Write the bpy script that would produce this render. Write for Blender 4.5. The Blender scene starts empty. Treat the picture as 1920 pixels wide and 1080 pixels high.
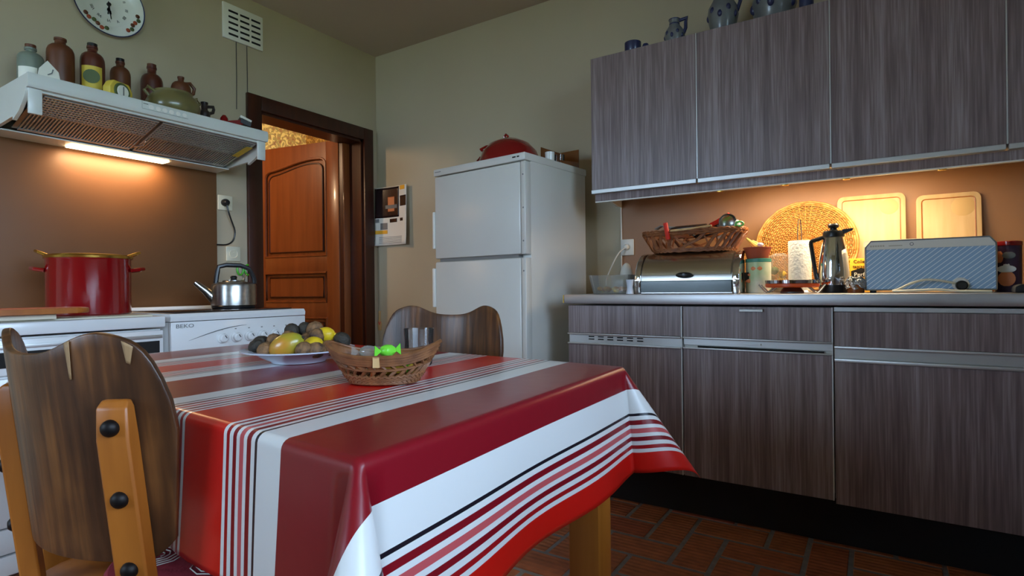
import bpy, bmesh, math, random
from mathutils import Vector, Matrix
random.seed(7)
SC = bpy.context.scene
COL = SC.collection
PI = math.pi
rad = math.radians

# ------------------------------------------------------------------ camera
yaw, pitch, roll = rad(32.7275), rad(-0.005), rad(-0.606)
FW = Vector((-math.sin(yaw)*math.cos(pitch), math.cos(yaw)*math.cos(pitch), math.sin(pitch)))
RT0 = Vector((math.cos(yaw), math.sin(yaw), 0)); UP0 = RT0.cross(FW)
RT = RT0*math.cos(roll)+UP0*math.sin(roll); UP = -RT0*math.sin(roll)+UP0*math.cos(roll)
cd = bpy.data.cameras.new('camera'); cam = bpy.data.objects.new('camera', cd); COL.objects.link(cam)
M3 = Matrix((RT, UP, -FW)).transposed()
cam.matrix_world = Matrix.Translation((2.911, -2.796, 0.935)) @ M3.to_4x4()
cd.sensor_width = 36; cd.lens = 1052.66*36/1920; cd.clip_start = 0.02
SC.camera = cam
R2 = Vector((.8413, .5406, 0)); F2 = Vector((-.5406, .8413, 0))

# ------------------------------------------------------------------ light
w = bpy.data.worlds.new('world'); SC.world = w; w.use_nodes = True
nt = w.node_tree; nt.nodes.clear()
bo = nt.nodes.new('ShaderNodeOutputWorld'); bg = nt.nodes.new('ShaderNodeBackground')
bg.inputs[0].default_value = (0.53, 0.74, 1.0, 1); bg.inputs[1].default_value = 16.0
nt.links.new(bg.outputs[0], bo.inputs[0])
WIN = dict(x=4.15, y0=-4.75, y1=-1.6, z0=1.12, z1=2.36)       # kitchen window over the sink
pl = bpy.data.lights.new('window_portal', 'AREA'); pl.shape = 'RECTANGLE'
pl.size = WIN['y1']-WIN['y0']; pl.size_y = WIN['z1']-WIN['z0']; pl.cycles.is_portal = True
po = bpy.data.objects.new('window_portal', pl); COL.objects.link(po)
po.location = (WIN['x']+.1, (WIN['y0']+WIN['y1'])/2, (WIN['z0']+WIN['z1'])/2)
po.rotation_euler = (0, rad(90), 0)
po.rotation_euler = Matrix(((0, 0, 1), (1, 0, 0), (0, 1, 0))).to_euler()
WN2 = dict(x0=.2, x1=1.55, z0=.95, z1=2.25, y=-5.0)             # second window, in the wall behind the camera
pl2 = bpy.data.lights.new('window_portal', 'AREA'); pl2.shape = 'RECTANGLE'; pl2.size = WN2['x1']-WN2['x0']; pl2.size_y = WN2['z1']-WN2['z0']; pl2.cycles.is_portal = True
po2 = bpy.data.objects.new('window_portal', pl2); COL.objects.link(po2); po2.location = ((WN2['x0']+WN2['x1'])/2, WN2['y']-.1, (WN2['z0']+WN2['z1'])/2); po2.rotation_euler = (rad(90), 0, 0)
sn = bpy.data.lights.new('sun', 'SUN'); sn.energy = 35; sn.color = (1, .94, .82); sn.angle = rad(.6)   # comes over the roof, lights the garden
so = bpy.data.objects.new('sun', sn); COL.objects.link(so); so.rotation_euler = Vector((.62, -.12, -.77)).to_track_quat('-Z', 'Y').to_euler()
SC.view_settings.view_transform = 'Standard'; SC.view_settings.look = 'None'
SC.view_settings.exposure = 0.15; SC.view_settings.gamma = 1.0
SC.view_settings.use_curve_mapping = False

# ------------------------------------------------------------------ materials
def lin(c):
    return tuple((v/255/12.92 if v/255 <= .04045 else ((v/255+.055)/1.055)**2.4) for v in c)
MATS = {}
def setp(b, k, v):
    if k in b.inputs: b.inputs[k].default_value = v
def mat(name, c, rough=.5, metal=0., c2=None, scale=(8, 8, 8), detail=4., bump=0., spec=.5, coat=0., trans=0., emit=None, es=0., contrast=.25, coords='Object', distort=0.):
    m = bpy.data.materials.new(name); m.use_nodes = True; n = m.node_tree; b = n.nodes['Principled BSDF']
    a = lin(c) if max(c) > 1 else c
    b.inputs['Base Color'].default_value = (*a, 1); b.inputs['Roughness'].default_value = rough
    b.inputs['Metallic'].default_value = metal
    setp(b, 'Specular IOR Level', spec); setp(b, 'Coat Weight', coat); setp(b, 'Coat Roughness', .08); setp(b, 'Transmission Weight', trans)
    if emit: setp(b, 'Emission Color', (*emit, 1)); setp(b, 'Emission Strength', es)
    if c2 or bump:
        tc = n.nodes.new('ShaderNodeTexCoord'); mp = n.nodes.new('ShaderNodeMapping'); mp.inputs['Scale'].default_value = scale
        nz = n.nodes.new('ShaderNodeTexNoise'); nz.inputs['Scale'].default_value = 1; nz.inputs['Detail'].default_value = detail
        nz.inputs['Distortion'].default_value = distort
        n.links.new(tc.outputs[coords], mp.inputs[0]); n.links.new(mp.outputs[0], nz.inputs['Vector'])
        if c2:
            d = lin(c2) if max(c2) > 1 else c2
            r = n.nodes.new('ShaderNodeValToRGB'); e = r.color_ramp.elements
            e[0].position = .5-contrast; e[1].position = .5+contrast; e[0].color = (*a, 1); e[1].color = (*d, 1)
            n.links.new(nz.outputs['Fac'], r.inputs[0]); n.links.new(r.outputs[0], b.inputs['Base Color'])
        if bump:
            bp = n.nodes.new('ShaderNodeBump'); bp.inputs['Strength'].default_value = bump; bp.inputs['Distance'].default_value = .01
            n.links.new(nz.outputs['Fac'], bp.inputs['Height']); n.links.new(bp.outputs[0], b.inputs['Normal'])
    MATS[name] = m
    return m
def glassmat(name, tint=(1, 1, 1), refl=.08, rough=.02, milk=0.):
    m = bpy.data.materials.new(name); m.use_nodes = True; n = m.node_tree; n.nodes.clear()
    o = n.nodes.new('ShaderNodeOutputMaterial'); mx = n.nodes.new('ShaderNodeMixShader'); t = n.nodes.new('ShaderNodeBsdfTransparent')
    g = n.nodes.new('ShaderNodeBsdfGlossy'); f = n.nodes.new('ShaderNodeFresnel'); f.inputs[0].default_value = 1.45
    ad = n.nodes.new('ShaderNodeMath'); ad.operation = 'ADD'; ad.inputs[1].default_value = refl
    t.inputs[0].default_value = (*tint, 1); g.inputs['Roughness'].default_value = rough
    n.links.new(f.outputs[0], ad.inputs[0]); n.links.new(ad.outputs[0], mx.inputs[0]); n.links.new(t.outputs[0], mx.inputs[1]); n.links.new(g.outputs[0], mx.inputs[2]); n.links.new(mx.outputs[0], o.inputs[0])
    if milk:
        d = n.nodes.new('ShaderNodeBsdfDiffuse'); d.inputs[0].default_value = (.85, .84, .8, 1); tl = n.nodes.new('ShaderNodeBsdfTranslucent'); tl.inputs[0].default_value = (.85, .84, .8, 1)
        m1 = n.nodes.new('ShaderNodeMixShader'); n.links.new(d.outputs[0], m1.inputs[1]); n.links.new(tl.outputs[0], m1.inputs[2])
        m2 = n.nodes.new('ShaderNodeMixShader'); m2.inputs[0].default_value = milk; n.links.new(mx.outputs[0], m2.inputs[1]); n.links.new(m1.outputs[0], m2.inputs[2]); n.links.new(m2.outputs[0], o.inputs[0])
    MATS[name] = m
    return m
mat('plaster', (186, 171, 146), .8, c2=(178, 163, 138), scale=(2, 2, 2), bump=.05, contrast=.2)
mat('plaster_right', (188, 176, 150), .8, c2=(182, 170, 144), scale=(2, 2, 2), bump=.05)
mat('ceiling', (196, 182, 168), .85, c2=(186, 172, 158), scale=(1, 1, 1))
mat('brown_paint', (116, 77, 46), .45, c2=(106, 69, 41), scale=(3, 3, 3), bump=.06, spec=.4)
mat('splash_paint', (158, 112, 72), .5, c2=(150, 106, 68), scale=(3, 3, 3), bump=.04)
mat('mortar', (146, 146, 148), .9, c2=(122, 122, 124), scale=(30, 30, 30), bump=.3)
mat('dark_wood', (70, 32, 16), .35, c2=(48, 20, 10), scale=(30, 30, 2), bump=.05)
mat('door_wood', (142, 78, 38), .32, c2=(116, 59, 27), scale=(26, 26, 1.6), detail=6, bump=.04, coat=.25)
mat('iron', (28, 22, 20), .5, metal=.6)
mat('white_enamel', (226, 226, 226), .22, c2=(220, 220, 218), scale=(3, 3, 3), coat=.2)
mat('white_fridge', (214, 210, 202), .3, c2=(208, 204, 196), scale=(3, 3, 3))
mat('white_hood', (214, 216, 210), .3, c2=(205, 206, 198), scale=(4, 4, 4))
mat('white_plastic', (226, 222, 212), .4)
mat('cream_plastic', (214, 206, 182), .4)
mat('grey_plastic', (120, 120, 118), .4)
mat('black_plastic', (20, 20, 22), .35)
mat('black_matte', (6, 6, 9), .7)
mat('faded_print', (190, 182, 164), .5)
mat('slot_dark', (18, 15, 12), .8)
mat('lid_steel', (220, 212, 196), .24, metal=1., c2=(204, 198, 182), scale=(2, 40, 40))
mat('steel', (176, 172, 166), .28, metal=1., c2=(150, 148, 144), scale=(2, 60, 60), detail=3)
mat('worktop_steel', (196, 194, 194), .42, metal=1., c2=(176, 174, 176), scale=(3, 40, 40), bump=.03)
mat('alu', (196, 196, 194), .42, metal=.8)
mat('edge_white', (206, 208, 208), .4)
mat('chrome', (222, 222, 224), .07, metal=1.)
mat('gold', (214, 176, 84), .25, metal=1.)
mat('glow_lamp', (255, 230, 190), .5, emit=(1, .72, .40), es=9)
mat('red_enamel', (132, 10, 14), .16, coat=.6, c2=(122, 7, 12), scale=(5, 5, 5))
mat('red_plastic', (214, 40, 24), .35)
mat('orange_plastic', (222, 84, 24), .4)
mat('green_plastic', (70, 170, 40), .4)
mat('wicker_gold', (206, 150, 70), .6, c2=(164, 104, 40), scale=(60, 60, 60), bump=.2)
mat('wicker_brown', (150, 88, 40), .55, c2=(104, 54, 22), scale=(40, 40, 40), bump=.2)
mat('wicker_red', (146, 94, 56), .5, c2=(102, 60, 32), scale=(50, 50, 50), bump=.2)
mat('board_well', (208, 168, 106), .6)
mat('bin_green', (34, 54, 50), .2, coat=.4)
mat('board_wood', (220, 186, 134), .6, c2=(198, 156, 100), scale=(30, 8, 3), detail=6, bump=.05)
mat('table_wood', (190, 120, 44), .4, c2=(160, 94, 28), scale=(30, 30, 2), bump=.05)
mat('chair_orange', (178, 104, 36), .38, c2=(146, 80, 24), scale=(26, 26, 3), detail=6, bump=.06)
mat('chair_edge', (150, 116, 78), .6)
mat('stone_brown', (104, 58, 30), .45, c2=(84, 42, 20), scale=(10, 10, 10))
mat('stone_red', (92, 40, 24), .35, c2=(74, 28, 16), scale=(10, 10, 10), coat=.3)
mat('stone_grey', (124, 132, 118), .4, c2=(108, 116, 104), scale=(14, 14, 14))
mat('stone_green', (118, 108, 66), .3, c2=(98, 88, 50), scale=(8, 8, 8), coat=.4)
mat('stone_dark', (44, 36, 34), .35)
mat('stoneware', (112, 116, 116), .35, c2=(98, 102, 104), scale=(14, 14, 14), coat=.3)
mat('cobalt', (34, 42, 82), .35, coat=.3)
mat('paper_white', (232, 228, 216), .7)
mat('paper_yellow', (206, 178, 64), .6)
mat('label_green', (80, 92, 50), .6)
mat('porcelain', (226, 226, 220), .25, coat=.3)
mat('porcelain_blue', (206, 212, 226), .25, coat=.3)
mat('clay', (168, 74, 40), .6, c2=(150, 62, 32), scale=(12, 12, 12))
mat('walnut', (138, 98, 60), .7, c2=(62, 42, 28), scale=(55, 55, 55), bump=.9, contrast=.15)
mat('walnut_husk', (58, 48, 34), .7, c2=(28, 23, 18), scale=(60, 60, 60), bump=.9)
mat('mango', (150, 150, 44), .3, c2=(190, 130, 44), scale=(14, 14, 14), contrast=.12, coat=.3)
mat('lemon', (222, 186, 34), .4, c2=(210, 170, 26), scale=(80, 80, 80), bump=.2)
mat('toaster_blue', (150, 184, 214), .35)
mat('pink_cushion', (150, 36, 52), .85, c2=(132, 26, 42), scale=(50, 50, 50), bump=.3)
mat('foil', (200, 200, 198), .18, metal=1., bump=.9, scale=(90, 90, 90))
mat('bag_green', (120, 214, 60), .3)
mat('candy_yellow', (222, 190, 60), .25)
mat('candy_copper', (200, 110, 60), .2, metal=.8)
mat('soap_pink', (214, 126, 74), .5)
mat('board_pink', (204, 110, 70), .5, c2=(190, 90, 56), scale=(60, 60, 60))
mat('cooktop', (34, 28, 26), .12, coat=.4)
mat('towel', (240, 236, 226), .85, c2=(232, 228, 216), scale=(90, 90, 90), bump=.4)
mat('calendar_dark', (40, 26, 26), .2)
mat('label_orange', (240, 176, 40), .5)
mat('can_purple', (66, 40, 66), .35, c2=(44, 28, 56), scale=(20, 20, 20))
mat('can_green', (178, 196, 150), .4, c2=(226, 218, 196), scale=(9, 9, 9), contrast=.1)
mat('can_teal', (60, 130, 112), .4)
mat('citrus', (226, 140, 50), .6, c2=(206, 170, 60), scale=(60, 60, 60))
mat('leafy', (90, 120, 50), .6)
mat('banana', (232, 196, 90), .5)
mat('amber', (120, 64, 20), .2, coat=.5)
mat('grass', (124, 122, 76), .9, c2=(100, 100, 58), scale=(2, 2, 2))
mat('hedge', (70, 110, 44), .9, c2=(40, 74, 26), scale=(6, 6, 6), bump=.8)
glassmat('pane_glass'); glassmat('clear_glass', (.985, .99, .99), .0, .02, .015); glassmat('tub_plastic', (.95, .95, .92), .03, .15, .13); glassmat('bag_film', (.96, .95, .9), .05, .08, .22)

def stripes_mat():                # oilcloth: mirrored stripe repeat along U (metres)
    m = bpy.data.materials.new('oilcloth'); m.use_nodes = True; n = m.node_tree; b = n.nodes['Principled BSDF']
    uv = n.nodes.new('ShaderNodeTexCoord'); sx = n.nodes.new('ShaderNodeSeparateXYZ'); n.links.new(uv.outputs['UV'], sx.inputs[0])
    sub = n.nodes.new('ShaderNodeMath'); sub.operation = 'SUBTRACT'; sub.inputs[1].default_value = 2.393-.298*10
    pp = n.nodes.new('ShaderNodeMath'); pp.operation = 'PINGPONG'; pp.inputs[1].default_value = .298
    dv = n.nodes.new('ShaderNodeMath'); dv.operation = 'DIVIDE'; dv.inputs[1].default_value = .298
    n.links.new(sx.outputs[0], sub.inputs[0]); n.links.new(sub.outputs[0], pp.inputs[0]); n.links.new(pp.outputs[0], dv.inputs[0])
    r = n.nodes.new('ShaderNodeValToRGB'); r.color_ramp.interpolation = 'CONSTANT'; cr = r.color_ramp
    W, K, D, P, B = lin((222, 220, 218)), lin((24, 20, 30)), lin((128, 10, 26)), lin((196, 84, 88)), lin((204, 22, 14))
    seq = [(D, .096), (W, .055), (K, .006), (W, .009), (D, .010), (W, .009), (P, .010), (W, .008), (D, .010), (W, .009), (lin((160, 16, 24)), .008), (W, .008), (B, .06)]
    p = seq[0][1]; cr.elements.remove(cr.elements[1]); cr.elements[0].position = 0; cr.elements[0].color = (*seq[0][0], 1)
    for c, wd in seq[1:]:
        e = cr.elements.new(p/.298); e.color = (*c, 1); p += wd
    n.links.new(dv.outputs[0], r.inputs[0]); n.links.new(r.outputs[0], b.inputs['Base Color'])
    b.inputs['Roughness'].default_value = .32; setp(b, 'Coat Weight', .35); setp(b, 'Coat Roughness', .18)
    nz = n.nodes.new('ShaderNodeTexNoise'); nz.inputs['Scale'].default_value = 9; nz.inputs['Detail'].default_value = 3
    bp = n.nodes.new('ShaderNodeBump'); bp.inputs['Strength'].default_value = .12; bp.inputs['Distance'].default_value = .01
    n.links.new(uv.outputs['Object'], nz.inputs[0]); n.links.new(nz.outputs[0], bp.inputs['Height']); n.links.new(bp.outputs[0], b.inputs['Normal'])
    MATS['oilcloth'] = m
stripes_mat()

def brick_mat():
    m = bpy.data.materials.new('brick_clay'); m.use_nodes = True; n = m.node_tree; b = n.nodes['Principled BSDF']
    oi = n.nodes.new('ShaderNodeObjectInfo'); tc = n.nodes.new('ShaderNodeTexCoord')
    r = n.nodes.new('ShaderNodeValToRGB'); e = r.color_ramp.elements
    e[0].color = (*lin((176, 100, 66)), 1); e[1].color = (*lin((158, 78, 60)), 1)
    x = e.new(.5); x.color = (*lin((186, 114, 72)), 1)
    n.links.new(oi.outputs['Random'], r.inputs[0])
    nz = n.nodes.new('ShaderNodeTexNoise'); nz.inputs['Scale'].default_value = 18; nz.inputs['Detail'].default_value = 5
    n.links.new(tc.outputs['Object'], nz.inputs[0])
    mx = n.nodes.new('ShaderNodeMix'); mx.data_type = 'RGBA'; mx.blend_type = 'MULTIPLY'; mx.inputs[0].default_value = .6
    r2 = n.nodes.new('ShaderNodeValToRGB'); r2.color_ramp.elements[0].position = .3; r2.color_ramp.elements[0].color = (.45, .42, .42, 1); r2.color_ramp.elements[1].position = .65
    n.links.new(nz.outputs['Fac'], r2.inputs[0]); n.links.new(r.outputs[0], mx.inputs[6]); n.links.new(r2.outputs[0], mx.inputs[7]); n.links.new(mx.outputs[2], b.inputs['Base Color'])
    wv = n.nodes.new('ShaderNodeTexWave'); wv.bands_direction = 'Y'; wv.inputs['Scale'].default_value = 13; wv.inputs['Distortion'].default_value = 1.2
    n.links.new(tc.outputs['Object'], wv.inputs[0])
    bp = n.nodes.new('ShaderNodeBump'); bp.inputs['Strength'].default_value = .25; bp.inputs['Distance'].default_value = .01
    n.links.new(wv.outputs['Fac'], bp.inputs['Height']); n.links.new(bp.outputs[0], b.inputs['Normal'])
    b.inputs['Roughness'].default_value = .62
    MATS['brick_clay'] = m
brick_mat()

def cabinet_mat():               # grey-brown laminate with vertical grain
    m = bpy.data.materials.new('laminate'); m.use_nodes = True; n = m.node_tree; b = n.nodes['Principled BSDF']
    tc = n.nodes.new('ShaderNodeTexCoord'); gm = n.nodes.new('ShaderNodeNewGeometry')
    def noise(sc, det):
        mp = n.nodes.new('ShaderNodeMapping'); mp.inputs['Scale'].default_value = sc
        nz = n.nodes.new('ShaderNodeTexNoise'); nz.inputs['Scale'].default_value = 1; nz.inputs['Detail'].default_value = det
        n.links.new(gm.outputs['Position'], mp.inputs[0]); n.links.new(mp.outputs[0], nz.inputs['Vector']); return nz
    a = noise((30, 30, .30), 3); c = noise((170, 170, 5), 5)
    ad = n.nodes.new('ShaderNodeMath'); ad.operation = 'MULTIPLY_ADD'; ad.inputs[1].default_value = .55
    n.links.new(c.outputs['Fac'], ad.inputs[0])
    ml = n.nodes.new('ShaderNodeMath'); ml.operation = 'MULTIPLY'; ml.inputs[1].default_value = .5
    n.links.new(a.outputs['Fac'], ml.inputs[0]); n.links.new(ml.outputs[0], ad.inputs[2])
    r = n.nodes.new('ShaderNodeValToRGB'); e = r.color_ramp.elements
    e[0].position = .34; e[1].position = .70; e[0].color = (*lin((98, 82, 82)), 1); e[1].color = (*lin((162, 148, 148)), 1)
    x = e.new(.5); x.color = (*lin((124, 107, 106)), 1)
    n.links.new(ad.outputs[0], r.inputs[0]); n.links.new(r.outputs[0], b.inputs['Base Color'])
    b.inputs['Roughness'].default_value = .38
    MATS['laminate'] = m
cabinet_mat()

def chairback_mat():
    m = bpy.data.materials.new('chair_panel'); m.use_nodes = True; n = m.node_tree; b = n.nodes['Principled BSDF']
    tc = n.nodes.new('ShaderNodeTexCoord'); mp = n.nodes.new('ShaderNodeMapping'); mp.inputs['Scale'].default_value = (55, 8, 4)
    nz = n.nodes.new('ShaderNodeTexNoise'); nz.inputs['Scale'].default_value = 1; nz.inputs['Detail'].default_value = 7
    n2 = n.nodes.new('ShaderNodeTexNoise'); n2.inputs['Scale'].default_value = 6; n2.inputs['Detail'].default_value = 3
    n.links.new(tc.outputs['Object'], mp.inputs[0]); n.links.new(mp.outputs[0], nz.inputs['Vector']); n.links.new(tc.outputs['Object'], n2.inputs['Vector'])
    sm = n.nodes.new('ShaderNodeMath'); sm.operation = 'MULTIPLY_ADD'; sm.inputs[1].default_value = .6
    h = n.nodes.new('ShaderNodeMath'); h.operation = 'MULTIPLY'; h.inputs[1].default_value = .45
    n.links.new(n2.outputs['Fac'], h.inputs[0]); n.links.new(nz.outputs['Fac'], sm.inputs[0]); n.links.new(h.outputs[0], sm.inputs[2])
    r = n.nodes.new('ShaderNodeValToRGB'); e = r.color_ramp.elements; e[0].position = .36; e[1].position = .70
    e[0].color = (*lin((44, 26, 16)), 1); e[1].color = (*lin((128, 80, 40)), 1); x = e.new(.53); x.color = (*lin((80, 48, 26)), 1)
    n.links.new(sm.outputs[0], r.inputs[0]); n.links.new(r.outputs[0], b.inputs['Base Color'])
    b.inputs['Roughness'].default_value = .36
    bp = n.nodes.new('ShaderNodeBump'); bp.inputs['Strength'].default_value = .12; bp.inputs['Distance'].default_value = .01
    n.links.new(nz.outputs['Fac'], bp.inputs['Height']); n.links.new(bp.outputs[0], b.inputs['Normal'])
    MATS['chair_panel'] = m
chairback_mat()

def wallpaper_mat():
    m = bpy.data.materials.new('wallpaper'); m.use_nodes = True; n = m.node_tree; b = n.nodes['Principled BSDF']
    tc = n.nodes.new('ShaderNodeTexCoord'); vo = n.nodes.new('ShaderNodeTexNoise'); vo.inputs['Scale'].default_value = 14; vo.inputs['Detail'].default_value = 3; vo.inputs['Distortion'].default_value = 2.2
    n.links.new(tc.outputs['Object'], vo.inputs['Vector'])
    r = n.nodes.new('ShaderNodeValToRGB'); e = r.color_ramp.elements
    e[0].position = .36; e[0].color = (*lin((140, 80, 30)), 1); e[1].position = .62; e[1].color = (*lin((226, 176, 84)), 1)
    for p, c in ((.44, (190, 130, 52)), (.5, (120, 104, 40)), (.53, (206, 150, 66))): x = e.new(p); x.color = (*lin(c), 1)
    n.links.new(vo.outputs['Fac'], r.inputs[0]); n.links.new(r.outputs[0], b.inputs['Base Color']); b.inputs['Roughness'].default_value = .6
    MATS['wallpaper'] = m
wallpaper_mat()

def toaster_mat():               # pale blue front with printed diagonal lines
    m = bpy.data.materials.new('toaster_print'); m.use_nodes = True; n = m.node_tree; b = n.nodes['Principled BSDF']
    tc = n.nodes.new('ShaderNodeTexCoord'); sx = n.nodes.new('ShaderNodeSeparateXYZ'); n.links.new(tc.outputs['Object'], sx.inputs[0])
    a = n.nodes.new('ShaderNodeMath'); a.operation = 'MULTIPLY_ADD'; a.inputs[1].default_value = -1.15
    n.links.new(sx.outputs[2], a.inputs[0]); n.links.new(sx.outputs[0], a.inputs[2])
    d = n.nodes.new('ShaderNodeMath'); d.operation = 'DIVIDE'; d.inputs[1].default_value = .019; n.links.new(a.outputs[0], d.inputs[0])
    f = n.nodes.new('ShaderNodeMath'); f.operation = 'FRACT'; n.links.new(d.outputs[0], f.inputs[0])
    g = n.nodes.new('ShaderNodeMath'); g.operation = 'LESS_THAN'; g.inputs[1].default_value = .17; n.links.new(f.outputs[0], g.inputs[0])
    mx = n.nodes.new('ShaderNodeMix'); mx.data_type = 'RGBA'; mx.inputs[6].default_value = (*lin((148, 180, 212)), 1); mx.inputs[7].default_value = (*lin((232, 240, 244)), 1)
    n.links.new(g.outputs[0], mx.inputs[0]); n.links.new(mx.outputs[2], b.inputs['Base Color']); b.inputs['Roughness'].default_value = .35
    MATS['toaster_print'] = m
toaster_mat()

# ------------------------------------------------------------------ mesh builder
class MB:
    def __init__(s): s.bm = bmesh.new()
    def box(s, x0, x1, y0, y1, z0, z1, bev=0., seg=2):
        r = bmesh.ops.create_cube(s.bm, size=1); vs = r['verts']
        bmesh.ops.scale(s.bm, vec=(x1-x0, y1-y0, z1-z0), verts=vs); bmesh.ops.translate(s.bm, vec=((x0+x1)/2, (y0+y1)/2, (z0+z1)/2), verts=vs)
        if bev: s._bev(vs, bev, seg)
        return s
    def _bev(s, vs, bev, seg):
        es = set(e for v in vs for e in v.link_edges)
        bmesh.ops.bevel(s.bm, geom=list(es), offset=bev, segments=seg, profile=.5, affect='EDGES', clamp_overlap=True)
    def obox(s, c, ax, ay, az, bev=0.):     # oriented box, half axes
        c, ax, ay, az = map(Vector, (c, ax, ay, az)); vs = []
        for i in (-1, 1):
            for j in (-1, 1):
                for k in (-1, 1): vs.append(s.bm.verts.new(c+ax*i+ay*j+az*k))
        for f in ((0, 1, 3, 2), (4, 6, 7, 5), (0, 4, 5, 1), (2, 3, 7, 6), (0, 2, 6, 4), (1, 5, 7, 3)): s.bm.faces.new([vs[i] for i in f])
        if bev: s._bev(vs, bev, 2)
        return s
    def lathe(s, prof, c=(0, 0, 0), seg=28, M=None, sx=1., sy=1.):
        M = M or Matrix.Identity(3); c = Vector(c); rings = []
        for r, z in prof:
            if r < 1e-6: rings.append([s.bm.verts.new(c+M@Vector((0, 0, z)))])
            else: rings.append([s.bm.verts.new(c+M@Vector((r*sx*math.cos(2*PI*i/seg), r*sy*math.sin(2*PI*i/seg), z))) for i in range(seg)])
        for a, b in zip(rings, rings[1:]):
            for i in range(seg):
                j = (i+1) % seg
                if len(a) == 1 and len(b) == 1: break
                if len(a) == 1: s.bm.faces.new((a[0], b[i], b[j]))
                elif len(b) == 1: s.bm.faces.new((a[i], b[0], a[j]))
                else: s.bm.faces.new((a[i], b[i], b[j], a[j]))
        return s
    def tube(s, pts, r, seg=8, closed=False, flat=None, sm=0):
        pts = [Vector(p) for p in pts]
        for _ in range(sm):          # corner cutting for cords and bent handles
            q = [pts[0]]
            for a_, b_ in zip(pts, pts[1:]): q += [a_*.75+b_*.25, a_*.25+b_*.75]
            pts = q+[pts[-1]]
        n = len(pts); rings = []
        rr = r if isinstance(r, (list, tuple)) else [r]*n
        t0 = (pts[1]-pts[0]).normalized(); ref = Vector((0, 0, 1)) if abs(t0.z) < .9 else Vector((1, 0, 0))
        N = (ref-t0*ref.dot(t0)).normalized()
        for i, p in enumerate(pts):
            if closed: t = pts[(i+1) % n]-pts[i-1]
            else: t = pts[min(i+1, n-1)]-pts[max(i-1, 0)]
            t.normalize(); N = (N-t*N.dot(t)); N = N.normalized() if N.length > 1e-6 else t.orthogonal().normalized(); B = t.cross(N)
            f = flat or 1.
            rings.append([s.bm.verts.new(p+N*(rr[i]*math.cos(2*PI*k/seg))+B*(rr[i]*f*math.sin(2*PI*k/seg))) for k in range(seg)])
        m = n if closed else n-1
        for i in range(m):
            a, b = rings[i], rings[(i+1) % n]
            for k in range(seg): s.bm.faces.new((a[k], a[(k+1) % seg], b[(k+1) % seg], b[k]))
        if not closed:
            s.bm.faces.new(rings[0][::-1]); s.bm.faces.new(rings[-1])
        return s
    def prism(s, poly, d0, d1, plane='xz', bev=0.):  # polygon extruded along remaining axis
        def P(a, b, d): return {'xz': (a, d, b), 'yz': (d, a, b), 'xy': (a, b, d)}[plane]
        A = [s.bm.verts.new(P(a, b, d0)) for a, b in poly]; B = [s.bm.verts.new(P(a, b, d1)) for a, b in poly]; n = len(poly)
        s.bm.faces.new(A); s.bm.faces.new(B[::-1])
        for i in range(n): s.bm.faces.new((A[i], B[i], B[(i+1) % n], A[(i+1) % n]))
        if bev: s._bev(A+B, bev, 2)
        return s
    def grid(s, f, nu, nv, closed_u=False):
        g = [[s.bm.verts.new(f(i/nu, j/nv)) for j in range(nv+1)] for i in range(nu if closed_u else nu+1)]
        for i in range(nu):
            for j in range(nv):
                a, b = g[i], g[(i+1) % len(g)]
                s.bm.faces.new((a[j], b[j], b[j+1], a[j+1]))
        return s
    def ball(s, c, r, sx=1, sy=1, sz=1, seg=14, M=None, jit=0.):
        re = bmesh.ops.create_uvsphere(s.bm, u_segments=seg, v_segments=max(6, seg//2+2), radius=r)
        M = M or Matrix.Identity(3)
        for v in re['verts']:
            q = Vector((v.co.x*sx, v.co.y*sy, v.co.z*sz))*(1+random.uniform(-jit, jit)); v.co = Vector(c)+M@q
        return s
    def mesh(s, name, smooth=True, ang=35):
        bmesh.ops.recalc_face_normals(s.bm, faces=s.bm.faces[:])
        if smooth:
            lim = rad(ang)
            for f in s.bm.faces: f.smooth = True
            for e in s.bm.edges:
                if len(e.link_faces) == 2 and e.calc_face_angle(0) > lim: e.smooth = False
        me = bpy.data.meshes.new(name); s.bm.to_mesh(me); s.bm.free(); return me
    def build(s, name, m, parent=None, loc=None, rotz=0, smooth=True, ang=35):
        me = s.mesh(name, smooth, ang); me.materials.append(MATS[m])
        return link(name, me, parent, loc, rotz)
def link(name, me, parent=None, loc=None, rotz=0):
    o = bpy.data.objects.new(name, me); COL.objects.link(o)
    if parent: o.parent = parent
    if loc is not None: o.location = loc
    o.rotation_euler.z = rotz
    return o
def thing(name, label, cat, loc=(0, 0, 0), rotz=0, group=None):
    o = bpy.data.objects.new(name, None); COL.objects.link(o); o.empty_display_size = .05
    o.location = loc; o.rotation_euler.z = rotz; tag(o, label, cat, group); return o
def tag(o, label, cat, group=None):
    o['label'] = label; o['category'] = cat
    if group: o['group'] = group
    return o
def struct(o, label=None):
    o['kind'] = 'structure'
    if label: o['label'] = label
    return o
def text(name, s, size, m, parent, loc, rot, depth=.0004, align='CENTER', sx=1.):
    cu = bpy.data.curves.new(name, 'FONT'); cu.body = s; cu.size = size; cu.extrude = depth; cu.align_x = align; cu.align_y = 'CENTER'; cu.resolution_u = 3
    o = bpy.data.objects.new(name, cu); COL.objects.link(o)
    bpy.context.view_layer.update()
    me = bpy.data.meshes.new_from_object(o); bpy.data.objects.remove(o); me.materials.append(MATS[m])
    q = bpy.data.objects.new(name, me); COL.objects.link(q); q.parent = parent; q.location = loc; q.rotation_euler = rot; q.scale.x = sx
    return q
FRONT = (rad(90), 0, 0)                    # text facing -y
FACEX = (rad(90), 0, rad(90))              # text facing +x
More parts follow.
